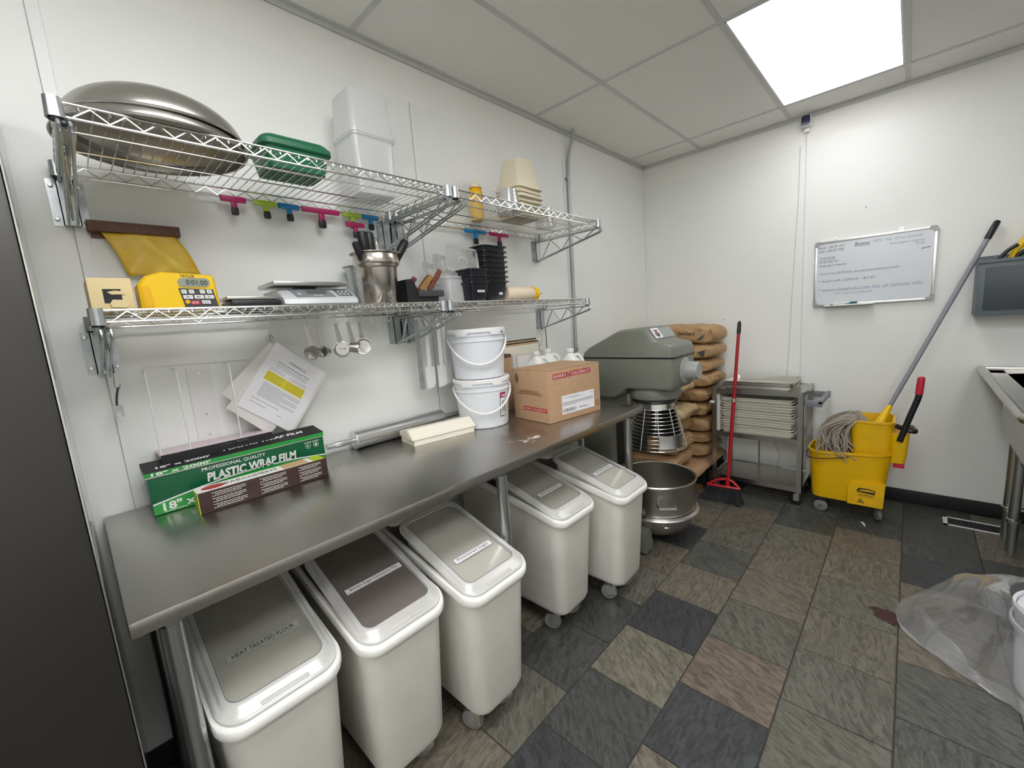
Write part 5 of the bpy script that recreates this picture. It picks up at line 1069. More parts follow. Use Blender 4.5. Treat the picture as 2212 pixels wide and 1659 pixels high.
b.add(vs, [(j * (nx + 1) + i, j * (nx + 1) + i + 1, (j + 1) * (nx + 1) + i + 1, (j + 1) * (nx + 1) + i) for j in range(ny) for i in range(nx)])
po = b.build('paper_cover', 'kraft_light', pal, 60); sm = po.modifiers.new('s', 'SOLIDIFY'); sm.thickness = 0.01; sm.offset = -1

SV = {}
def front_y(t, x, z):
    return min(v[1] for v in SV[t.name] if abs(v[0] - x) < 0.05 and abs(v[2] - z) < 0.03) - 0.0012
def sack(label, x0, x1, y0, y1, z0, z1, m, seed, group, sag=0.0, name='flour_sack', print_=None, poly=False):
    t = thing(name, label, 'sack', ((x0 + x1) / 2, (y0 + y1) / 2, z0), group=group)
    cx, cy, cz = (x0 + x1) / 2, (y0 + y1) / 2, (z0 + z1) / 2; Lx, Ly, Lz = (x1 - x0) / 2, (y1 - y0) / 2, (z1 - z0) / 2
    nu, nv = 30, 28; vs = []
    for i in range(nu + 1):
        u = -1 + 2 * i / nu; e = abs(u); pinch = (1 - e ** 14) ** 0.5 if e < 1 else 0.0
        hz = max(0.45, pinch) * (0.94 + 0.06 * noise.noise((u * 3, seed, 1))); hy = 0.90 + 0.10 * (1 - e ** 4)
        for k in range(nv):
            a = 2 * PI * k / nv; ca, sa = math.cos(a), math.sin(a)
            sy = math.copysign(abs(ca) ** 0.42, ca) * hy; sz = math.copysign(abs(sa) ** 0.5, sa) * hz
            if sa < 0: sz = max(sz, -0.96)
            dx = 0.012 * noise.noise((u * 4, ca * 2, sa * 2 + seed * 3.1)); w = noise.noise((u * 5 + seed, ca * 4, sa * 3)) * 0.08 + abs(noise.noise((u * 9, ca * 6 + seed, sa * 5))) * -0.13 + abs(noise.noise((u * 3 + seed * 2, ca * 11, sa * 9))) * -0.06
            vs.append((cx + u * Lx + dx, cy + sy * Ly * (1 + w), cz + sz * Lz * (1 + w * 0.9) - sag * u * u))
    b = MB(); fs = [(i * nv + k, i * nv + (k + 1) % nv, (i + 1) * nv + (k + 1) % nv, (i + 1) * nv + k) for i in range(nu) for k in range(nv)] + [list(range(nv))[::-1], [nu * nv + k for k in range(nv)]]
    b.add(vs, fs).build('bag', m, t, 70); SV[t.name] = vs
    # folded, stitched end flap
    sx = x1 - 0.002; b = MB(); nk = 8
    fl = [(cy - Ly * 0.80 + Ly * 1.6 * k / nk) for k in range(nk + 1)]
    if not poly:
        b.loft([[(sx + dx + 0.004 * noise.noise((k, seed, 5)), y, cz + dz * Lz + 0.004 * noise.noise((k * 2.0, seed, 9)))for k, y in enumerate(fl)] + [(sx + dx - 0.005, y, cz + dz * Lz) for y in fl[::-1]] for dx, dz in ((-0.016, 0.42), (0.004, 0.1), (0.006, -0.3), (0.0, -0.46))]); b.build('end_flap', m, t, 40)
    return t
zb = [0.226, 0.338, 0.433, 0.552, 0.673, 0.791, 0.909, 1.016, 1.136, 1.292]; rs = random.Random(3)
ordn = ['bottom', 'second from the bottom', 'third from the bottom', 'fourth from the bottom', 'middle', 'fourth from the top', 'third from the top', 'second from the top', 'topmost']
SACKS = []
for k in range(9):
    j = rs.uniform(-0.02, 0.02); top_ = k == 8
    s_ = sack('brown paper flour sack, %s of the tall stack in the corner' % ordn[k], 0.045 + j, (0.672 if k not in (7, 8) else 0.695) + j, 3.315 + rs.uniform(-0.012, 0.012), 3.725, zb[k] - 0.003, zb[k + 1] + 0.002, 'kraft', k + 1.3, 'brown sacks in the tall corner stack', sag=0.018 if top_ else 0.0)
    SACKS.append(s_)
tp = SACKS[8]
text('SafeGuard', (0.515, front_y(tp, 0.515, 1.222), 1.222), (1, 0, -0.03), (0, 0, 1), 0.125, 0.026, 'ink', tp, bold=0.001)
def patch(pts, y, nm, m, par):
    y = front_y(par, sum(p[0] for p in pts) / len(pts), sum(p[1] for p in pts) / len(pts)); return MB().prism(pts, 'y', y, y + 0.012).build(nm, m, par, 0)
patch([(0.075, 1.215), (0.10, 1.262), (0.20, 1.275), (0.16, 1.235)], 3.312, 'dark_print', 'kraft_grey', tp)
patch([(0.625, 1.175), (0.585, 1.165), (0.655, 1.215)], 3.306, 'dark_print', 'kraft_grey', tp)
patch([(0.60, 1.075), (0.648, 1.035), (0.655, 1.09)], 3.300, 'dark_print', 'kraft_grey', SACKS[7])
text('SafeGuard', (0.53, front_y(SACKS[7], 0.53, 1.08), 1.08), (1, 0, -0.03), (0, 0, 1), 0.10, 0.016, 'ink_brown', SACKS[7])
# front stack behind the mixer
for k, (z0, z1, m, lb) in enumerate(((0.226, 0.345, 'kraft_light', 'brown sack at the bottom of the short stack behind the mixer bowl'), (0.343, 0.478, 'kraft_light', 'brown sack with a blue stamp, second in the short stack behind the mixer'), (0.476, 0.612, 'kraft', 'brown sack third up in the short stack behind the guard cage'))):
    s_ = sack(lb, 0.06, 0.585 + 0.012 * (k == 1), 2.88, 3.28, z0, z1, m, k + 21.7, 'sacks in the short stack')
    if k == 1: MB().lathe([(0, 0.001), (0.011, 0.001), (0.011, 0)], (0.604, 2.945, 0.415), 18, (1, 0, 0)).build('blue_stamp', 'ink_blue', s_)
sack('pale tan plastic sack lying on top of the short stack', 0.20, 0.640, 2.90, 3.27, 0.612, 0.708, 'poly_sack', 33.1, 'sacks in the short stack', poly=True, sag=0.01, name='plastic_sack')
sack('pale plastic sack on top of the short stack, upper of the two', 0.25, 0.60, 2.98, 3.29, 0.795, 0.865, 'poly_sack', 41.3, 'sacks in the short stack', poly=True, name='plastic_sack')
t = thing('steel_pan', 'steel pan resting on the plastic sack behind the mixer guard', 'pan', (0.40, 3.08, 0.70))
MB().lathe([(0, 0), (0.115, 0), (0.12, 0.004), (0.122, 0.088), (0.128, 0.090), (0.1215, 0.0905), (0.119, 0.006), (0, 0.003)], (0.40, 3.10, 0.7045), 40).build('pan', 'bowl_steel', t, 40)

# ------------------------------------------------------------------ utility cart with trays
cx0, cx1, cy0, cy1 = 0.712, 1.295, 3.30, 3.70
cart = thing('utility_cart', 'three-tier stainless steel utility cart against the back wall', 'cart', (1.0, 3.5, 0))
for z, nm in ((0.798, 'top_shelf'), (0.468, 'middle_shelf'), (0.128, 'bottom_shelf')):
    MB().box(cx0 + 0.004, cx1 - 0.004, cy0 + 0.004, cy1 - 0.004, z - 0.004, z).box(cx0 + 0.004, cx1 - 0.004, cy0 + 0.002, cy0 + 0.006, z - 0.028, z + 0.006).box(cx0 + 0.004, cx1 - 0.004, cy1 - 0.006, cy1 - 0.002, z - 0.028, z + 0.006).box(cx0 + 0.002, cx0 + 0.006, cy0 + 0.004, cy1 - 0.004, z - 0.028, z + 0.006).box(cx1 - 0.006, cx1 - 0.002, cy0 + 0.004, cy1 - 0.004, z - 0.028, z + 0.006).build(nm, 'steel', cart, 0)
for x, sx in ((cx0, 1), (cx1, -1)):
    for y, sy in ((cy0, 1), (cy1, -1)):
        MB().box(min(x, x + sx * 0.034), max(x, x + sx * 0.034), min(y, y + sy * 0.003), max(y, y + sy * 0.003), 0.095, 0.806).box(min(x, x + sx * 0.003), max(x, x + sx * 0.003), min(y, y + sy * 0.034), max(y, y + sy * 0.034), 0.095, 0.806).build('angle_post', 'steel', cart, 0)
        X, Y = x + sx * 0.03, y + sy * 0.035
        f = MB().cyl((X, Y, 0.078), (X, Y, 0.1), 0.016).box(X - 0.02, X + 0.014, Y - 0.015, Y - 0.012, 0.03, 0.08).box(X - 0.02, X + 0.014, Y + 0.012, Y + 0.015, 0.03, 0.08).build('caster', 'chrome', cart, 30)
        MB().lathe([(0.006, -0.011), (0.028, -0.011), (0.034, -0.008), (0.0345, 0), (0.034, 0.008), (0.028, 0.011), (0.006, 0.011)], (X - 0.008, Y, 0.0347), 20, (0, 1, 0), True).build('wheel', 'black_plastic', f, 40)
for z in (0.79, 0.455, 0.12):
    for x in (cx0 + 0.02, cx1 - 0.02): MB().lathe([(0, 0.003), (0.004, 0.002), (0.005, 0)], (x, cy0, z), 10, (0, -1, 0)).build('bolt', 'chrome', cart)
for y in (cy0 + 0.02, cy1 - 0.02): MB().box(cx1, cx1 + 0.098, y - 0.012, y + 0.012, 0.712, 0.752, 0.004).build('handle_arm', 'grey_casing', cart)
MB().box(cx1 + 0.072, cx1 + 0.100, cy0 + 0.008, cy1 - 0.008, 0.727, 0.757, 0.006).build('push_bar', 'grey_casing', cart)
MB().box(cx0 - 0.012, cx0 + 0.02, cy0 - 0.006, cy0 - 0.001, 0.692, 0.710, 0.001).build('end_clip', 'white_plastic', cart)
def tray(name, label, cat, cx, cy, z, hx, hy, h, m, group, rz=0.0):
    t = thing(name, label, cat, (cx, cy, z), rz, group); c, s = math.cos(rz), math.sin(rz)
    L = lambda dx, r, zz: [(cx + x * c - y * s, cy + x * s + y * c, z + zz) for x, y in rrect(0, 0, hx + dx, hy + dx, r, 4)]
    MB().loft([L(-0.014, 0.02, 0.0), L(-0.003, 0.026, h - 0.004), L(0.004, 0.03, h - 0.004), L(0.004, 0.03, h), L(-0.005, 0.026, h), L(-0.017, 0.02, 0.0025)]).build('pan', m, t, 40); return t
o_ = ['bottom', 'second from the bottom', 'third from the bottom', 'second from the top', 'topmost']
for k in range(5): tray('sheet_pan', 'aluminium sheet pan, %s of the stack on the cart top' % o_[k], 'baking tray', 1.0 + 0.003 * math.sin(k * 2), 3.495 + 0.004 * math.cos(k * 3), 0.7985 + 0.0085 * k, 0.222, 0.162, 0.026, 'pan_alu', 'sheet pans on top of the cart', 0.01 * math.sin(k * 1.9))
ords = ['lowest', 'second from the bottom', 'third from the bottom', 'fourth from the bottom', 'fifth from the bottom', 'sixth from the bottom', 'seventh from the bottom', 'seventh from the top', 'sixth from the top', 'fifth from the top', 'fourth from the top', 'third from the top', 'second from the top', 'uppermost']
for k in range(14): tray('white_tray', 'off-white plastic tray, %s in the stack on the cart middle shelf' % ords[k], 'tray', 0.998 + 0.006 * math.sin(k * 1.3), 3.498 + 0.006 * math.cos(k * 2.1), 0.4685 + 0.0188 * k + (0.004 if k > 9 else 0), 0.236, 0.172, 0.0215, 'tray_white', 'white trays on the cart middle shelf', 0.012 * math.sin(k * 2.4))
sheetp = tag(MB().box(0.735, 0.76, 3.33, 3.66, 0.473, 0.765, 0.002).build('cutting_board', 'paper2', None), 'off-white cutting board standing on edge in the left of the cart', 'board')

# outlet with cords seen under the cart shelf
t = thing('wall_outlet', 'small outlet with brown plugs on the back wall behind the cart', 'outlet', (1.03, D, 0.42))
MB().box(0.995, 1.065, D - 0.006, D - 0.0002, 0.36, 0.475, 0.002).build('plate', 'white_plastic', t)
MB().box(0.985, 1.045, D - 0.04, D - 0.006, 0.415, 0.45, 0.004).build('plug', 'wood_brown', t)
tag(MB().tube(smooth_path([(1.03, D - 0.03, 0.43), (1.035, D - 0.028, 0.36), (1.06, D - 0.022, 0.27), (1.08, D - 0.018, 0.20), (1.06, D - 0.016, 0.13), (1.04, D - 0.016, 0.02)]), 0.004, 6).build('power_cord', 'cord_white', None), 'pale cord drooping from the outlet behind the cart', 'cord')
tag(MB().tube(smooth_path([(0.98, D - 0.022, 0.425), (0.94, D - 0.018, 0.42), (0.935, D - 0.017, 0.30), (0.935, D - 0.017, 0.05)]), 0.003, 6).build('power_cord', 'cord', None), 'thin dark cord hanging left of the outlet behind the cart', 'cord')
tag(MB().tube(smooth_path([(1.163, D - 0.004, 2.48), (1.160, D - 0.004, 2.16), (1.150, D - 0.004, 1.9), (1.136, D - 0.004, 1.5), (1.126, D - 0.004, 1.15), (1.112, D - 0.004, 0.85), (1.09, D - 0.01, 0.60), (1.06, D - 0.012, 0.48)], 5), 0.0026, 6).build('wall_cable', 'cord_white', None), 'thin pale cable running down the back wall left of the whiteboard', 'cable')

# ------------------------------------------------------------------ broom
br = thing('broom', 'angle broom with red pole and black bristles leaning against the cart', 'broom', (0.86, 3.12, 0))
p0, p1 = Vector((0.868, 3.15, 0.12)), Vector((0.906, 3.282, 1.30)); d = (p1 - p0)
MB().tube([p0, p0 + d * 0.52], 0.0125, 12).tube([p0 + d * 0.53, p0 + d * 0.93], 0.0112, 12).build('pole', 'red_pole', br)
MB().tube([p0 + d * 0.515, p0 + d * 0.535], 0.0135, 12).build('pole_joint', 'chrome', br)
MB().tube([p0 + d * 0.925, p0 + d * 0.94, p0 + d * 0.985, p1], [0.0125, 0.0135, 0.0125, 0.005], 12).build('grip', 'black_plastic', br)
MB().tube([(0.735, 3.125, 0.105), (0.80, 3.14, 0.150), (0.868, 3.15, 0.165), (0.905, 3.15, 0.150), (0.950, 3.15, 0.105)], 0.010, 8).tube([(0.735, 3.125, 0.105), (0.87, 3.13, 0.110), (0.950, 3.15, 0.105)], 0.011, 8).cyl((0.868, 3.15, 0.105), (0.868, 3.15, 0.17), 0.016).build('head_frame', 'red', br)
b = MB(); rb = random.Random(11)
for k in range(420):
    u = rb.random(); y = rb.uniform(-0.022, 0.022); x = 0.742 + 0.205 * u; fl_ = (u - 0.5) * 0.10; l = 0.098
    b.tube([(x, 3.135 + y, 0.104), (x + fl_ * 0.5 - 0.008, 3.13 + y * 1.2 - 0.01, 0.05), (x + fl_ - 0.015 + rb.uniform(-.006, .006), 3.12 + y * 1.6 - 0.02, rb.uniform(0.001, 0.012))], 0.0016, 4)
b.build('bristles', 'ink', br, 0, 'stuff')

# ------------------------------------------------------------------ mop bucket and mop
mb_ = thing('mop_bucket', 'yellow wheeled mop bucket with side-press wringer', 'mop bucket', (1.53, 3.42, 0))
MX, MY = 1.535, 3.425
def ml(x0, x1, hy, z, r, tilt=0.0): return [(x, y, z + tilt * (x - 1.32)) for x, y in rrect((x0 + x1) / 2, MY, (x1 - x0) / 2, hy, r, 6)]
MB().loft([ml(1.350, 1.708, 0.125, 0.105, 0.05), ml(1.345, 1.712, 0.132, 0.13, 0.06), ml(1.325, 1.742, 0.155, 0.405, 0.09, 0.07), ml(1.318, 1.752, 0.166, 0.412, 0.10, 0.07), ml(1.318, 1.752, 0.166, 0.428, 0.10, 0.07), ml(1.328, 1.742, 0.156, 0.428, 0.09, 0.07), ml(1.350, 1.705, 0.126, 0.135, 0.055)]).build('tub', 'bucket_yellow', mb_, 45)
# raised side panel with printed marks
sy = MY - 0.150
MB().prism([(1.545, 0.108), (1.545, 0.225), (1.556, 0.245), (1.575, 0.252), (1.722, 0.262), (1.716, 0.108)], 'y', MY - 0.156, MY - 0.12).build('side_panel', 'bucket_yellow', mb_, 0)
yp = MY - 0.1572
def mk(pts, nm, m): return MB().prism(pts, 'y', yp - 0.0006, yp).build(nm, m, mb_, 0)
mk([(1.590, 0.212), (1.600, 0.222), (1.640, 0.224), (1.676, 0.217), (1.676, 0.190), (1.590, 0.196)], 'brand_mark', 'ink')
MB().prism([(1.596, 0.206), (1.612, 0.215), (1.640, 0.217), (1.671, 0.212), (1.671, 0.204), (1.596, 0.203)], 'y', yp - 0.0012, yp - 0.0006).build('brand_mark_window', 'bucket_yellow', mb_, 0)
text('Rubbermaid', (1.633, yp - 0.0015, 0.2085), (1, 0, 0), (0, 0, 1), 0.058, 0.006, 'ink', mb_)
text('WaveBrake', (1.632, yp - 0.0009, 0.181), (1, 0, 0), (0, 0, 1), 0.072, 0.010, 'ink', mb_, bold=0.001)
mk([(1.596, 0.170), (1.612, 0.173), (1.640, 0.168), (1.676, 0.172), (1.676, 0.170), (1.640, 0.166), (1.612, 0.171), (1.596, 0.168)], 'wave_line', 'ink')
tri = MB().prism([(1.592, 0.126), (1.628, 0.126), (1.610, 0.157)], 'y', yp - 0.0006, yp); tri.build('warning_triangle', 'ink', mb_, 0)
MB().prism([(1.598, 0.1295), (1.622, 0.1295), (1.610, 0.150)], 'y', yp - 0.0012, yp - 0.0006).build('warning_field', 'bucket_yellow', mb_, 0)
MB().prism([(1.605, 0.132), (1.615, 0.132), (1.613, 0.141), (1.607, 0.141)], 'y', yp - 0.0018, yp - 0.0012).build('warning_figure', 'ink', mb_, 0)
for x, dy in ((1.402, -0.105), (1.690, -0.075), (1.402, 0.105), (1.690, 0.075)):
    f = MB().box(x - 0.028, x + 0.028, MY + dy - 0.018, MY + dy + 0.018, 0.075, 0.107, 0.006).build('caster', 'black_plastic', mb_)
    MB().lathe([(0.006, -0.013), (0.032, -0.013), (0.038, -0.010), (0.0392, 0), (0.038, 0.010), (0.032, 0.013), (0.006, 0.013)], (x, MY + dy - 0.004, 0.0395), 22, (0, 1, 0) if x < 1.5 else (0.9, 0.4, 0), True).build('wheel', 'wheel_grey', f, 40)
MB().tube(smooth_path([(1.545, MY - 0.168, 0.418), (1.47, MY - 0.185, 0.402), (1.40, MY - 0.185, 0.388), (1.33, MY - 0.16, 0.384), (1.308, MY, 0.384), (1.33, MY + 0.16, 0.384), (1.45, MY + 0.182, 0.39), (1.545, MY + 0.168, 0.418)]), 0.0032, 6).build('bail', 'ink', mb_)
# wringer
def wl(x0, x1, y0, y1, z, r): return [(x, y, z) for x, y in rrect((x0 + x1) / 2, (y0 + y1) / 2, (x1 - x0) / 2, (y1 - y0) / 2, r, 5)]
y0, y1 = MY - 0.125, MY + 0.125
w = mb_
MB().loft([wl(1.560, 1.735, y0 + 0.01, y1 - 0.01, 0.36, 0.03), wl(1.548, 1.738, y0, y1, 0.47, 0.035), wl(1.538, 1.742, y0 - 0.006, y1 + 0.006, 0.632, 0.04), wl(1.530, 1.748, y0 - 0.012, y1 + 0.012, 0.636, 0.045), wl(1.530, 1.748, y0 - 0.012, y1 + 0.012, 0.648, 0.045), wl(1.545, 1.735, y0 + 0.002, y1 - 0.002, 0.648, 0.035), wl(1.575, 1.72, y0 + 0.02, y1 - 0.02, 0.40, 0.03)]).build('wringer', 'bucket_yellow', w, 45)
MB().loft([wl(1.735, 1.800, y0 + 0.01, y1 - 0.01, 0.40, 0.02), wl(1.735, 1.808, y0, y1, 0.46, 0.025), wl(1.730, 1.815, y0 - 0.004, y1 + 0.004, 0.585, 0.025)]).build('wringer_housing', 'bucket_yellow', w, 45)
MB().box(1.748, 1.800, y0 + 0.02, y1 - 0.02, 0.368, 0.402, 0.004).build('release_foot', 'pinkred', w)
MB().tube(smooth_path([(1.752, y0 + 0.01, 0.632), (1.790, y0 + 0.02, 0.612), (1.835, y0 + 0.03, 0.602), (1.82, MY, 0.606)]), 0.014, 8).build('pivot_arm', 'black_plastic', w)
MB().tube(smooth_path([(1.772, y0 - 0.008, 0.545), (1.790, y0 - 0.008, 0.62), (1.815, y0 - 0.006, 0.72), (1.836, y0 - 0.004, 0.80), (1.842, y0 - 0.004, 0.84)]), 0.0155, 10).build('lever', 'black_plastic', w)
MB().tube([(1.840, y0 - 0.004, 0.832), (1.844, y0 - 0.004, 0.90), (1.846, y0 - 0.004, 0.928), (1.846, y0 - 0.004, 0.934)], [0.0175, 0.0175, 0.016, 0.010], 14).build('lever_grip', 'pinkred', w)

mp = thing('wet_mop', 'string mop with grey pole resting in the wringer and leaning on the wall', 'mop', (1.68, 3.43, 0.6))
a, b2 = Vector((1.655, 3.42, 0.56)), Vector((2.118, 3.722, 1.775)); d = (b2 - a)
MB().tube([a + d * 0.05, a + d * 0.93], 0.0125, 14).build('pole', 'grey_tube', mp)
MB().tube([a + d * 0.92, a + d * 0.925, a + d * 0.995, b2], [0.013, 0.0155, 0.015, 0.011], 14).build('grip', 'black_plastic', mp)
MB().tube([a, a + d * 0.03, a + d * 0.06, a + d * 0.12, a + d * 0.135], [0.018, 0.030, 0.026, 0.017, 0.015], 12).build('socket', 'yellow', mp)
MB().obox((0.03, 0.16, 0.02), Matrix.Translation(a + Vector((-0.01, 0, 0.015))) @ Matrix.Rotation(0.3, 4, 'Y'), 0.006).build('clamp_bar', 'yellow', mp)
b = MB(); rm = random.Random(5)
for k in range(190):
    s = rm.uniform(-1, 1); st = Vector((1.63, MY - 0.02 + s * 0.085, 0.585 + rm.uniform(-0.01, 0.01)))
    reach = rm.uniform(0.06, 0.205); hgt = rm.uniform(0.045, 0.085) * (1.05 - 0.35 * abs(s)); drop = rm.uniform(0.10, 0.22); yy = MY - 0.02 + s * 0.14
    q = [st, Vector((1.585, MY - 0.02 + s * 0.10, 0.60 + hgt * 0.7)), Vector((1.61 - reach * 0.55, yy * 0.6 + (MY - 0.02 + s * 0.11) * 0.4, 0.595 + hgt)), Vector((1.60 - reach, yy - 0.01, 0.575 + hgt * 0.2)), Vector((1.592 - reach + rm.uniform(-.02, .03), yy - 0.02 + rm.uniform(-.02, .02), 0.61 - drop * 0.75)), Vector((1.60 - reach + rm.uniform(-.03, .05), yy - 0.02 + rm.uniform(-.025, .02), 0.60 - drop))]
    b.tube(smooth_path(q, 3), 0.0034, 5)
b.build('yarn', 'mop_yarn', mp, 60, 'stuff')

# ------------------------------------------------------------------ whiteboard
wb = thing('whiteboard', 'whiteboard with aluminium frame and faded handwritten notes', 'whiteboard', (1.575, D, 1.58))
X0, X1, Z0, Z1 = 1.268, 1.881, 1.356, 1.803; yb = D - 0.018
MB().box(X0 + 0.012, X1 - 0.012, yb + 0.002, D - 0.0005, Z0 + 0.012, Z1 - 0.012).build('board', 'board_white', wb, 0)
for nm, q in (('frame_bar', (X0 + 0.02, X1 - 0.02, Z1 - 0.014, Z1)), ('frame_bar', (X0 + 0.02, X1 - 0.02, Z0, Z0 + 0.014)), ('frame_bar', (X0, X0 + 0.014, Z0 + 0.02, Z1 - 0.02)), ('frame_bar', (X1 - 0.014, X1, Z0 + 0.02, Z1 - 0.02))):
    MB().box(q[0], q[1], yb - 0.003, D - 0.0005, q[2], q[3], 0.002).build(nm, 'alu', wb)
for cx_, sx in ((X0, 1), (X1, -1)):
    for cz_, sz in ((Z0, 1), (Z1, -1)):
        P = lambda x, z: (cx_ + sx * x, cz_ + sz * z)
        MB().prism([P(0.008, -0.001), P(-0.001, 0.008), P(-0.001, 0.036), P(0.017, 0.036), P(0.019, 0.019), P(0.036, 0.017), P(0.036, -0.001)], 'y', yb - 0.005, D - 0.0005).build('corner_cap', 'board_frame', wb, 0)
MB().box(1.335, 1.600, yb - 0.045, yb - 0.002, Z0 - 0.006, Z0 - 0.002).box(1.335, 1.600, yb - 0.045, yb - 0.042, Z0 - 0.006, Z0 + 0.006).build('pen_tray', 'alu', wb, 0)
for x in (1.380, 1.716): MB().lathe([(0.0035, -0.006), (0.0125, -0.006), (0.0125, 0.0), (0.0035, 0.0)], (x, D - 0.006, Z1 + 0.010), 18, (0, 1, 0), True).build('hanger_loop', 'pan_alu', wb)
tb_ = lambda u, v: (X0 + u * (X1 - X0), yb + 0.0016, Z1 - v * (Z1 - Z0)); ex_ = (1, 0, 0); ez_ = (0, 0, 1)
def wr(s, u, v, w_, h_, m, sh=0.25): text(s, tb_(u, v), ex_, ez_, w_ * (X1 - X0), h_ * (Z1 - Z0), m, wb, name='handwriting', shear=sh)
wr('Naresh - 204 751 1012', 0.150, 0.095, 0.235, 0.036, 'ink'); wr('Sukhi - 204 557 7395', 0.150, 0.150, 0.235, 0.036, 'ink')
wr('Bananas', 0.42, 0.10, 0.125, 0.05, 'ink'); MB().box(*(tb_(0.36, 0)[0], tb_(0.485, 0)[0]), yb + 0.0012, yb + 0.0018, tb_(0, 0.138)[2], tb_(0, 0.134)[2]).build('underline', 'ink', wb, 0)
wr('PEPSI  Side  (Grey) grounds', 0.70, 0.10, 0.38, 0.05, 'ink_blue'); wr('bell pepper counter', 0.78, 0.165, 0.27, 0.045, 'ink_blue'); wr('75.50', 0.875, 0.205, 0.07, 0.035, 'ink_blue')
wr('Tues and Storage', 0.115, 0.255, 0.145, 0.038, 'ink'); MB().box(tb_(0.04, 0)[0], tb_(0.19, 0)[0], yb + 0.0012, yb + 0.0018, tb_(0, 0.285)[2], tb_(0, 0.281)[2]).build('underline', 'ink', wb, 0)
wr('Sunday night (ac)', 0.13, 0.315, 0.175, 0.038, 'ink'); wr('Tuesday night (no inventory)', 0.165, 0.375, 0.245, 0.038, 'ink')
wr('* Don\'t have $100 bills use payment pieces grounds', 0.385, 0.50, 0.69, 0.05, 'ink_grey'); wr('* Small milk (225ml) - $2.50', 0.29, 0.615, 0.50, 0.048, 'ink_grey')
wr('* www.cinnaholic.com has all calories info', 0.48, 0.745, 0.87, 0.055, 'ink_blue'); wr('for each products', 0.36, 0.815, 0.32, 0.042, 'ink_blue')
scribble_lines([(0.0, 0.04, 0.0)], tb_(0.89, 0.29), (1, 0, 0.15), ez_, 'ink', wb, 0.004, 17)
def marker(label, x0, x1, z, cm, dy, tilt=0.0):
    t = thing('marker', label, 'marker pen', (x0, yb - 0.02 + dy, z), group='marker pens in the whiteboard tray'); c = Vector((1, 0, tilt)).normalized(); p = Vector((x0, yb - 0.022 + dy, z)); L = x1 - x0
    MB().tube([p, p + c * L * 0.7], 0.0055, 10).build('barrel', 'white_plastic', t); MB().tube([p + c * L * 0.68, p + c * L], 0.0062, 10).build('cap', cm, t)
marker('marker pen with green cap in the whiteboard tray', 1.390, 1.515, Z0 + 0.016, 'green_box', 0.006)
marker('marker pen with blue cap in the whiteboard tray', 1.385, 1.490, Z0 + 0.0045, 'blue', 0.0)
marker('short marker pen with black cap at the left of the whiteboard tray', 1.337, 1.385, Z0 + 0.0045, 'ink', -0.008)

# small camera under the ceiling
t = thing('wall_camera', 'small white security camera with dark face high on the back wall', 'camera', (1.2, D, 2.61))
MB().box(1.170, 1.230, D - 0.065, D - 0.02, 2.582, 2.655, 0.016).build('housing', 'white_plastic', t)
MB().loft([[(x, D - 0.0665, z) for x, z in rrect(1.2, 2.6185, 0.0255, 0.031, 0.012, 5)], [(x, D - 0.0645, z) for x, z in rrect(1.2, 2.6185, 0.0255, 0.031, 0.012, 5)]]).build('lens_face', 'cam_lens', t, 0)
MB().box(1.185, 1.215, D - 0.022, D, 2.555, 2.60, 0.004).build('bracket', 'white_plastic', t)
tag(MB().tube(smooth_path([(1.196, D - 0.004, 2.56), (1.196, D - 0.003, 2.52), (1.198, D - 0.003, 2.482)]), 0.002, 6).build('camera_cord', 'cord_white', None), 'short white cord below the small wall camera', 'cord')
for (x, z, lb) in ((1.535, 1.987, 'small dark nail in the back wall above the whiteboard'), (0.66, 1.30, 'tiny nail in the back wall above the sacks')):
    tag(MB().lathe([(0, 0.008), (0.003, 0.007), (0.003, 0)], (x, D, z), 8, (0, -1, 0)).build('wall_nail', 'ink', None), lb, 'nail')

# ------------------------------------------------------------------ grey wall bin with tools
t = thing('wall_bin', 'grey plastic wall bin hung on the back wall at the right edge', 'wall bin', (2.3, D, 1.25))
MB().box(2.048, 2.50, D - 0.17, D - 0.002, 1.250, 1.268, 0.006).build('floor_panel', 'grey_bin', t)
MB().box(2.048, 2.062, D - 0.17, D - 0.002, 1.255, 1.560, 0.005).box(2.486, 2.50, D - 0.17, D - 0.002, 1.255, 1.560, 0.005).build('side_panel', 'grey_bin', t)
MB().box(2.052, 2.50, D - 0.016, D - 0.002, 1.255, 1.585, 0.004).build('back_panel', 'grey_bin', t)
MB().box(2.055, 2.495, D - 0.172, D - 0.160, 1.262, 1.540, 0.004).build('front_panel', 'grey_bin', t)
MB().box(2.078, 2.475, D - 0.1745, D - 0.171, 1.278, 1.515, 0.002).build('front_recess', 'grey_bin_dark', t)
MB().box(2.045, 2.505, D - 0.180, D - 0.155, 1.538, 1.558, 0.006).build('front_rim', 'grey_bin', t)
def tool(name, label, pts, r, m, m2, cut):
    t = thing(name, label, 'tool', pts[0], group='tools standing in the grey wall bin'); sp = smooth_path(pts, 5); k = int(len(sp) * cut)
    MB().tube(sp[:k + 1], r, 10).build('shaft', m, t); MB().tube(sp[k:], r * 1.15, 10).build('handle', m2, t)
tool('snips', 'curved black handle leaning in the grey wall bin', [(2.10, D - 0.09, 1.40), (2.125, D - 0.09, 1.54), (2.155, D - 0.09, 1.595), (2.195, D - 0.09, 1.630)], 0.0085, 'black_plastic', 'black_plastic', 0.4)
tool('snips', 'black handle rightmost in the grey wall bin', [(2.17, D - 0.07, 1.40), (2.19, D - 0.07, 1.54), (2.22, D - 0.07, 1.59), (2.30, D - 0.07, 1.65)], 0.0085, 'black_plastic', 'black_plastic', 0.4)
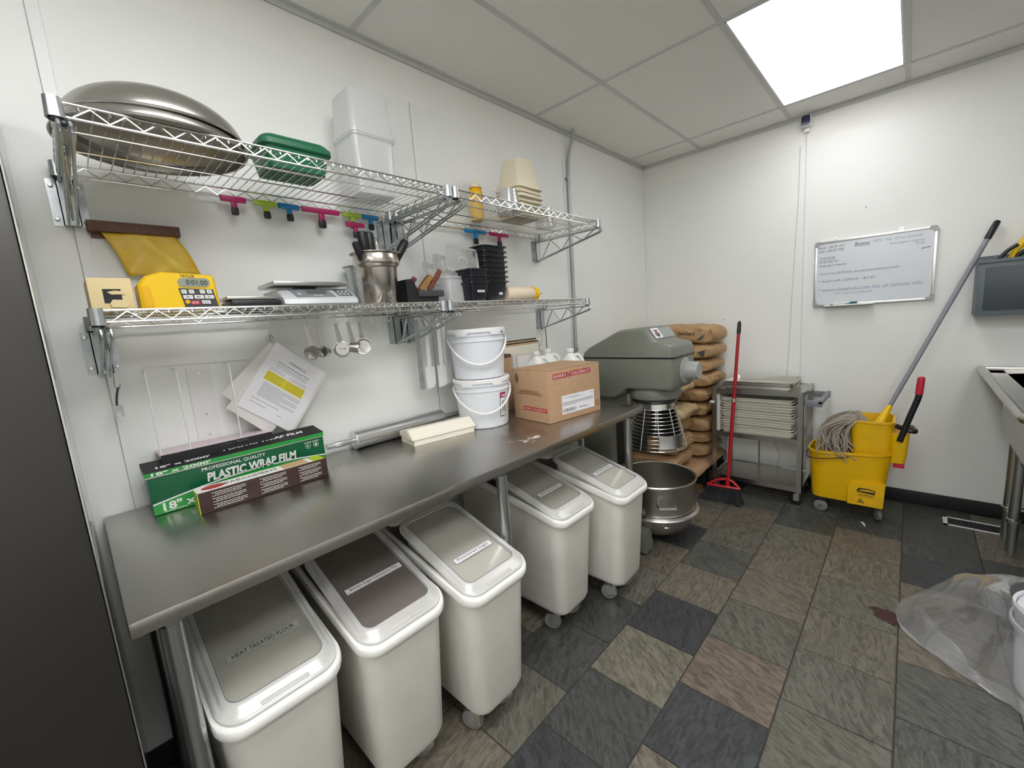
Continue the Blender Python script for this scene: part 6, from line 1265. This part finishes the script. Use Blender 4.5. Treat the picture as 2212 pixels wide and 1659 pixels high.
tool('scraper_tool', 'yellow handled tool leaning in the grey wall bin', [(2.16, D - 0.06, 1.38), (2.18, D - 0.06, 1.56), (2.215, D - 0.06, 1.64), (2.30, D - 0.06, 1.80)], 0.014, 'yellow', 'yellow', 0.4)

# ------------------------------------------------------------------ sink along the back wall, right edge
sk = thing('sink', 'stainless steel sink with rolled rim standing at the right edge', 'sink', (2.7, 3.4, 0))
sx0, sx1, sy0, sy1, szr = 2.105, 3.35, 2.32, 3.735, 0.930
rim = [(sx0, sy1), (sx0, sy0), (sx1, sy0), (sx1, sy1)]
MB().tube([(sx0, sy1 - 0.012, szr)] + [(sx0 + 0.03 - 0.03 * math.cos(a), sy0 + 0.03 - 0.03 * math.sin(a), szr) for a in [i * PI / 12 for i in range(7)]] + [(sx1, sy0, szr)], 0.020, 12).build('rolled_rim', 'steel', sk)
MB().box(sx0 + 0.004, sx1, sy1 - 0.03, sy1 + 0.008, szr - 0.02, szr + 0.012, 0.006).build('rear_rim', 'steel', sk)
MB().box(sx0 + 0.005, sx1, sy0 + 0.012, sy0 + 0.10, szr - 0.014, szr - 0.010).box(sx0 + 0.005, sx0 + 0.09, sy0 + 0.01, sy1 - 0.02, szr - 0.014, szr - 0.010).box(sx0 + 0.005, sx1, sy1 - 0.12, sy1 - 0.02, szr - 0.014, szr - 0.010).build('deck', 'steel', sk, 0)
bs = MB(); X, Y = 2.80, 3.02
bs.loft([zl(rrect(2.79, Y, 0.605, 0.60, 0.05, 5), szr - 0.012), zl(rrect(2.79, Y, 0.60, 0.595, 0.05, 5), 0.60), zl(rrect(2.80, Y, 0.56, 0.51, 0.06, 5), 0.50), zl(rrect(2.80, Y, 0.55, 0.50, 0.06, 5), 0.503), zl(rrect(2.79, Y, 0.595, 0.59, 0.05, 5), 0.60), zl(rrect(2.79, Y, 0.60, 0.595, 0.05, 5), szr - 0.012)]); bs.build('basin', 'steel', sk, 40)
for x in (2.225, 3.25):
    for y in (3.225, 3.40):
        l = MB().cyl((x, y, 0.03), (x, y, 0.60), 0.0205, n=20).build('leg', 'tube_steel', sk); MB().cyl((x, y, 0), (x, y, 0.03), 0.012, 0.016, 14).build('foot', 'galvanized', l)
        MB().lathe([(0.0205, -0.012), (0.026, -0.010), (0.026, 0.010), (0.0205, 0.012)], (x, y, 0.20), 20, None, True).build('collar', 'chrome', l)
for x in (2.31, 3.25): MB().cyl((x, 2.5, 0.0), (x, 2.5, 0.60), 0.0205, n=20).build('leg', 'tube_steel', sk)
MB().tube([(2.225, 3.40, 0.20), (3.25, 3.40, 0.20)], 0.012, 10).build('cross_rail', 'tube_steel', sk); MB().tube([(2.225, 3.225, 0.20), (2.225, 3.40, 0.20)], 0.012, 10).build('cross_rail', 'tube_steel', sk)

# floor vent
t = thing('floor_vent', 'white floor register with dark slots beside the sink leg', 'vent', (2.11, 3.56, 0))
MB().box(1.990, 2.26, 3.488, 3.500, 0.0002, 0.004).box(1.990, 2.26, 3.605, 3.617, 0.0002, 0.004).box(1.990, 2.010, 3.488, 3.617, 0.0002, 0.004).box(2.240, 2.26, 3.488, 3.617, 0.0002, 0.004).build('frame', 'white_plastic', t, 0)
MB().box(2.010, 2.240, 3.500, 3.605, 0.0002, 0.001).build('duct', 'ink', t, 0)
for k in range(14): MB().box(2.017 + 0.016 * k, 2.020 + 0.016 * k, 3.500, 3.605, 0.001, 0.0035).build('louvre', 'rubber', t, 0)

# ------------------------------------------------------------------ pail in a clear plastic bag, right edge
t = thing('floor_pail', 'white pail standing in a crumpled clear plastic bag at the right edge', 'bucket', (2.24, 2.13, 0))
MB().lathe([(0, 0), (0.140, 0), (0.145, 0.005), (0.163, 0.30), (0.168, 0.302), (0.168, 0.318), (0.160, 0.318), (0.142, 0.01), (0, 0.008)], (2.262, 2.13, 0.0006), 44).build('body', 'pail_white', t, 40)
MB().lathe([(0.1655, 0.245), (0.172, 0.247), (0.172, 0.262), (0.1655, 0.264)], (2.262, 2.13, 0.0006), 44, None, True).build('band', 'pail_white', t, 40)
MB().lathe([(0, 0.312), (0.10, 0.33), (0.15, 0.318), (0.158, 0.305)], (2.262, 2.13, 0.0006), 30).build('contents', 'paper', t, 60)
b = MB(); nu, nv = 56, 26; vs = []
cx_, cy_ = 2.262, 2.13
for j in range(nv + 1):
    v = j / nv
    for i in range(nu):
        a = 2 * PI * i / nu; dirv = Vector((math.cos(a), math.sin(a), 0))
        # lobe: the slack of the bag trails toward the middle of the room
        lobe = max(0.0, math.cos(a - 2.55)) ** 3; lobe2 = max(0.0, math.cos(a - 1.9)) ** 5
        r_top = 0.176; r_bot = 0.165 + 0.04 * abs(math.sin(a * 2)) + 0.30 * lobe + 0.16 * lobe2
        if v < 0.62: s = v / 0.62; r = r_top + (r_bot - r_top) * s ** 1.6; z = 0.345 * (1 - s ** 1.15)
        else: s = (v - 0.62) / 0.38; r = r_bot + 0.02 * math.sin(a * 9 + s * 4) ; z = 0.004 + 0.03 * s * (0.4 + lobe); r = r - s * 0.10 * (0.3 + lobe)
        w = noise.noise((math.cos(a) * 3.2, math.sin(a) * 3.2, v * 4)) * 0.040 + noise.noise((math.cos(a) * 9, math.sin(a) * 9, v * 9)) * 0.022
        amp = min(1.0, v * 3) * (1.0 if z > 0.03 else 0.4)
        r = max(r + w * amp, 0.172 - 0.035 * min(1, v / 0.62)); vs.append((cx_ + dirv.x * r, cy_ + dirv.y * r, max(0.004, z + 0.022 * noise.noise((a * 3, v * 8, 3)) * amp + 0.11 * lobe * math.sin(min(1, v / 0.62) * PI) * 0.9)))
b.add(vs, [(j * nu + i, j * nu + (i + 1) % nu, (j + 1) * nu + (i + 1) % nu, (j + 1) * nu + i) for j in range(nv) for i in range(nu)])
tag(b.build('plastic_bag', 'poly_bag', None, 24), 'crumpled clear plastic bag wrapped around the white pail on the floor', 'plastic bag')

# small litter and a stain on the floor
pts = []
for k in range(48):
    a = 2 * PI * k / 48; r = 0.060 * (1 + 0.55 * noise.noise((math.cos(a) * 1.6, math.sin(a) * 1.6, 7)) + 0.22 * noise.noise((math.cos(a) * 6, math.sin(a) * 6, 3))) ; r *= 1 + 0.9 * max(0, math.cos(a)) ** 4
    pts.append((1.785 + r * math.cos(a), 2.315 + r * math.sin(a) * 0.95))
tag(MB().prism(pts, 'z', 0.0001, 0.0006).build('floor_stain', 'stain', None, 0), 'dark reddish stain across the slate tiles near the plastic bag', 'stain')
tag(MB().tube(smooth_path([(1.615, 3.262, 0.002), (1.632, 3.235, 0.004), (1.640, 3.205, 0.002)]), [0.002] * 3 + [0.006] * 6 + [0.003] * 4, 5).build('paper_scrap', 'paper', None), 'tiny white paper scrap on the floor before the mop bucket', 'scrap')

place_texts()
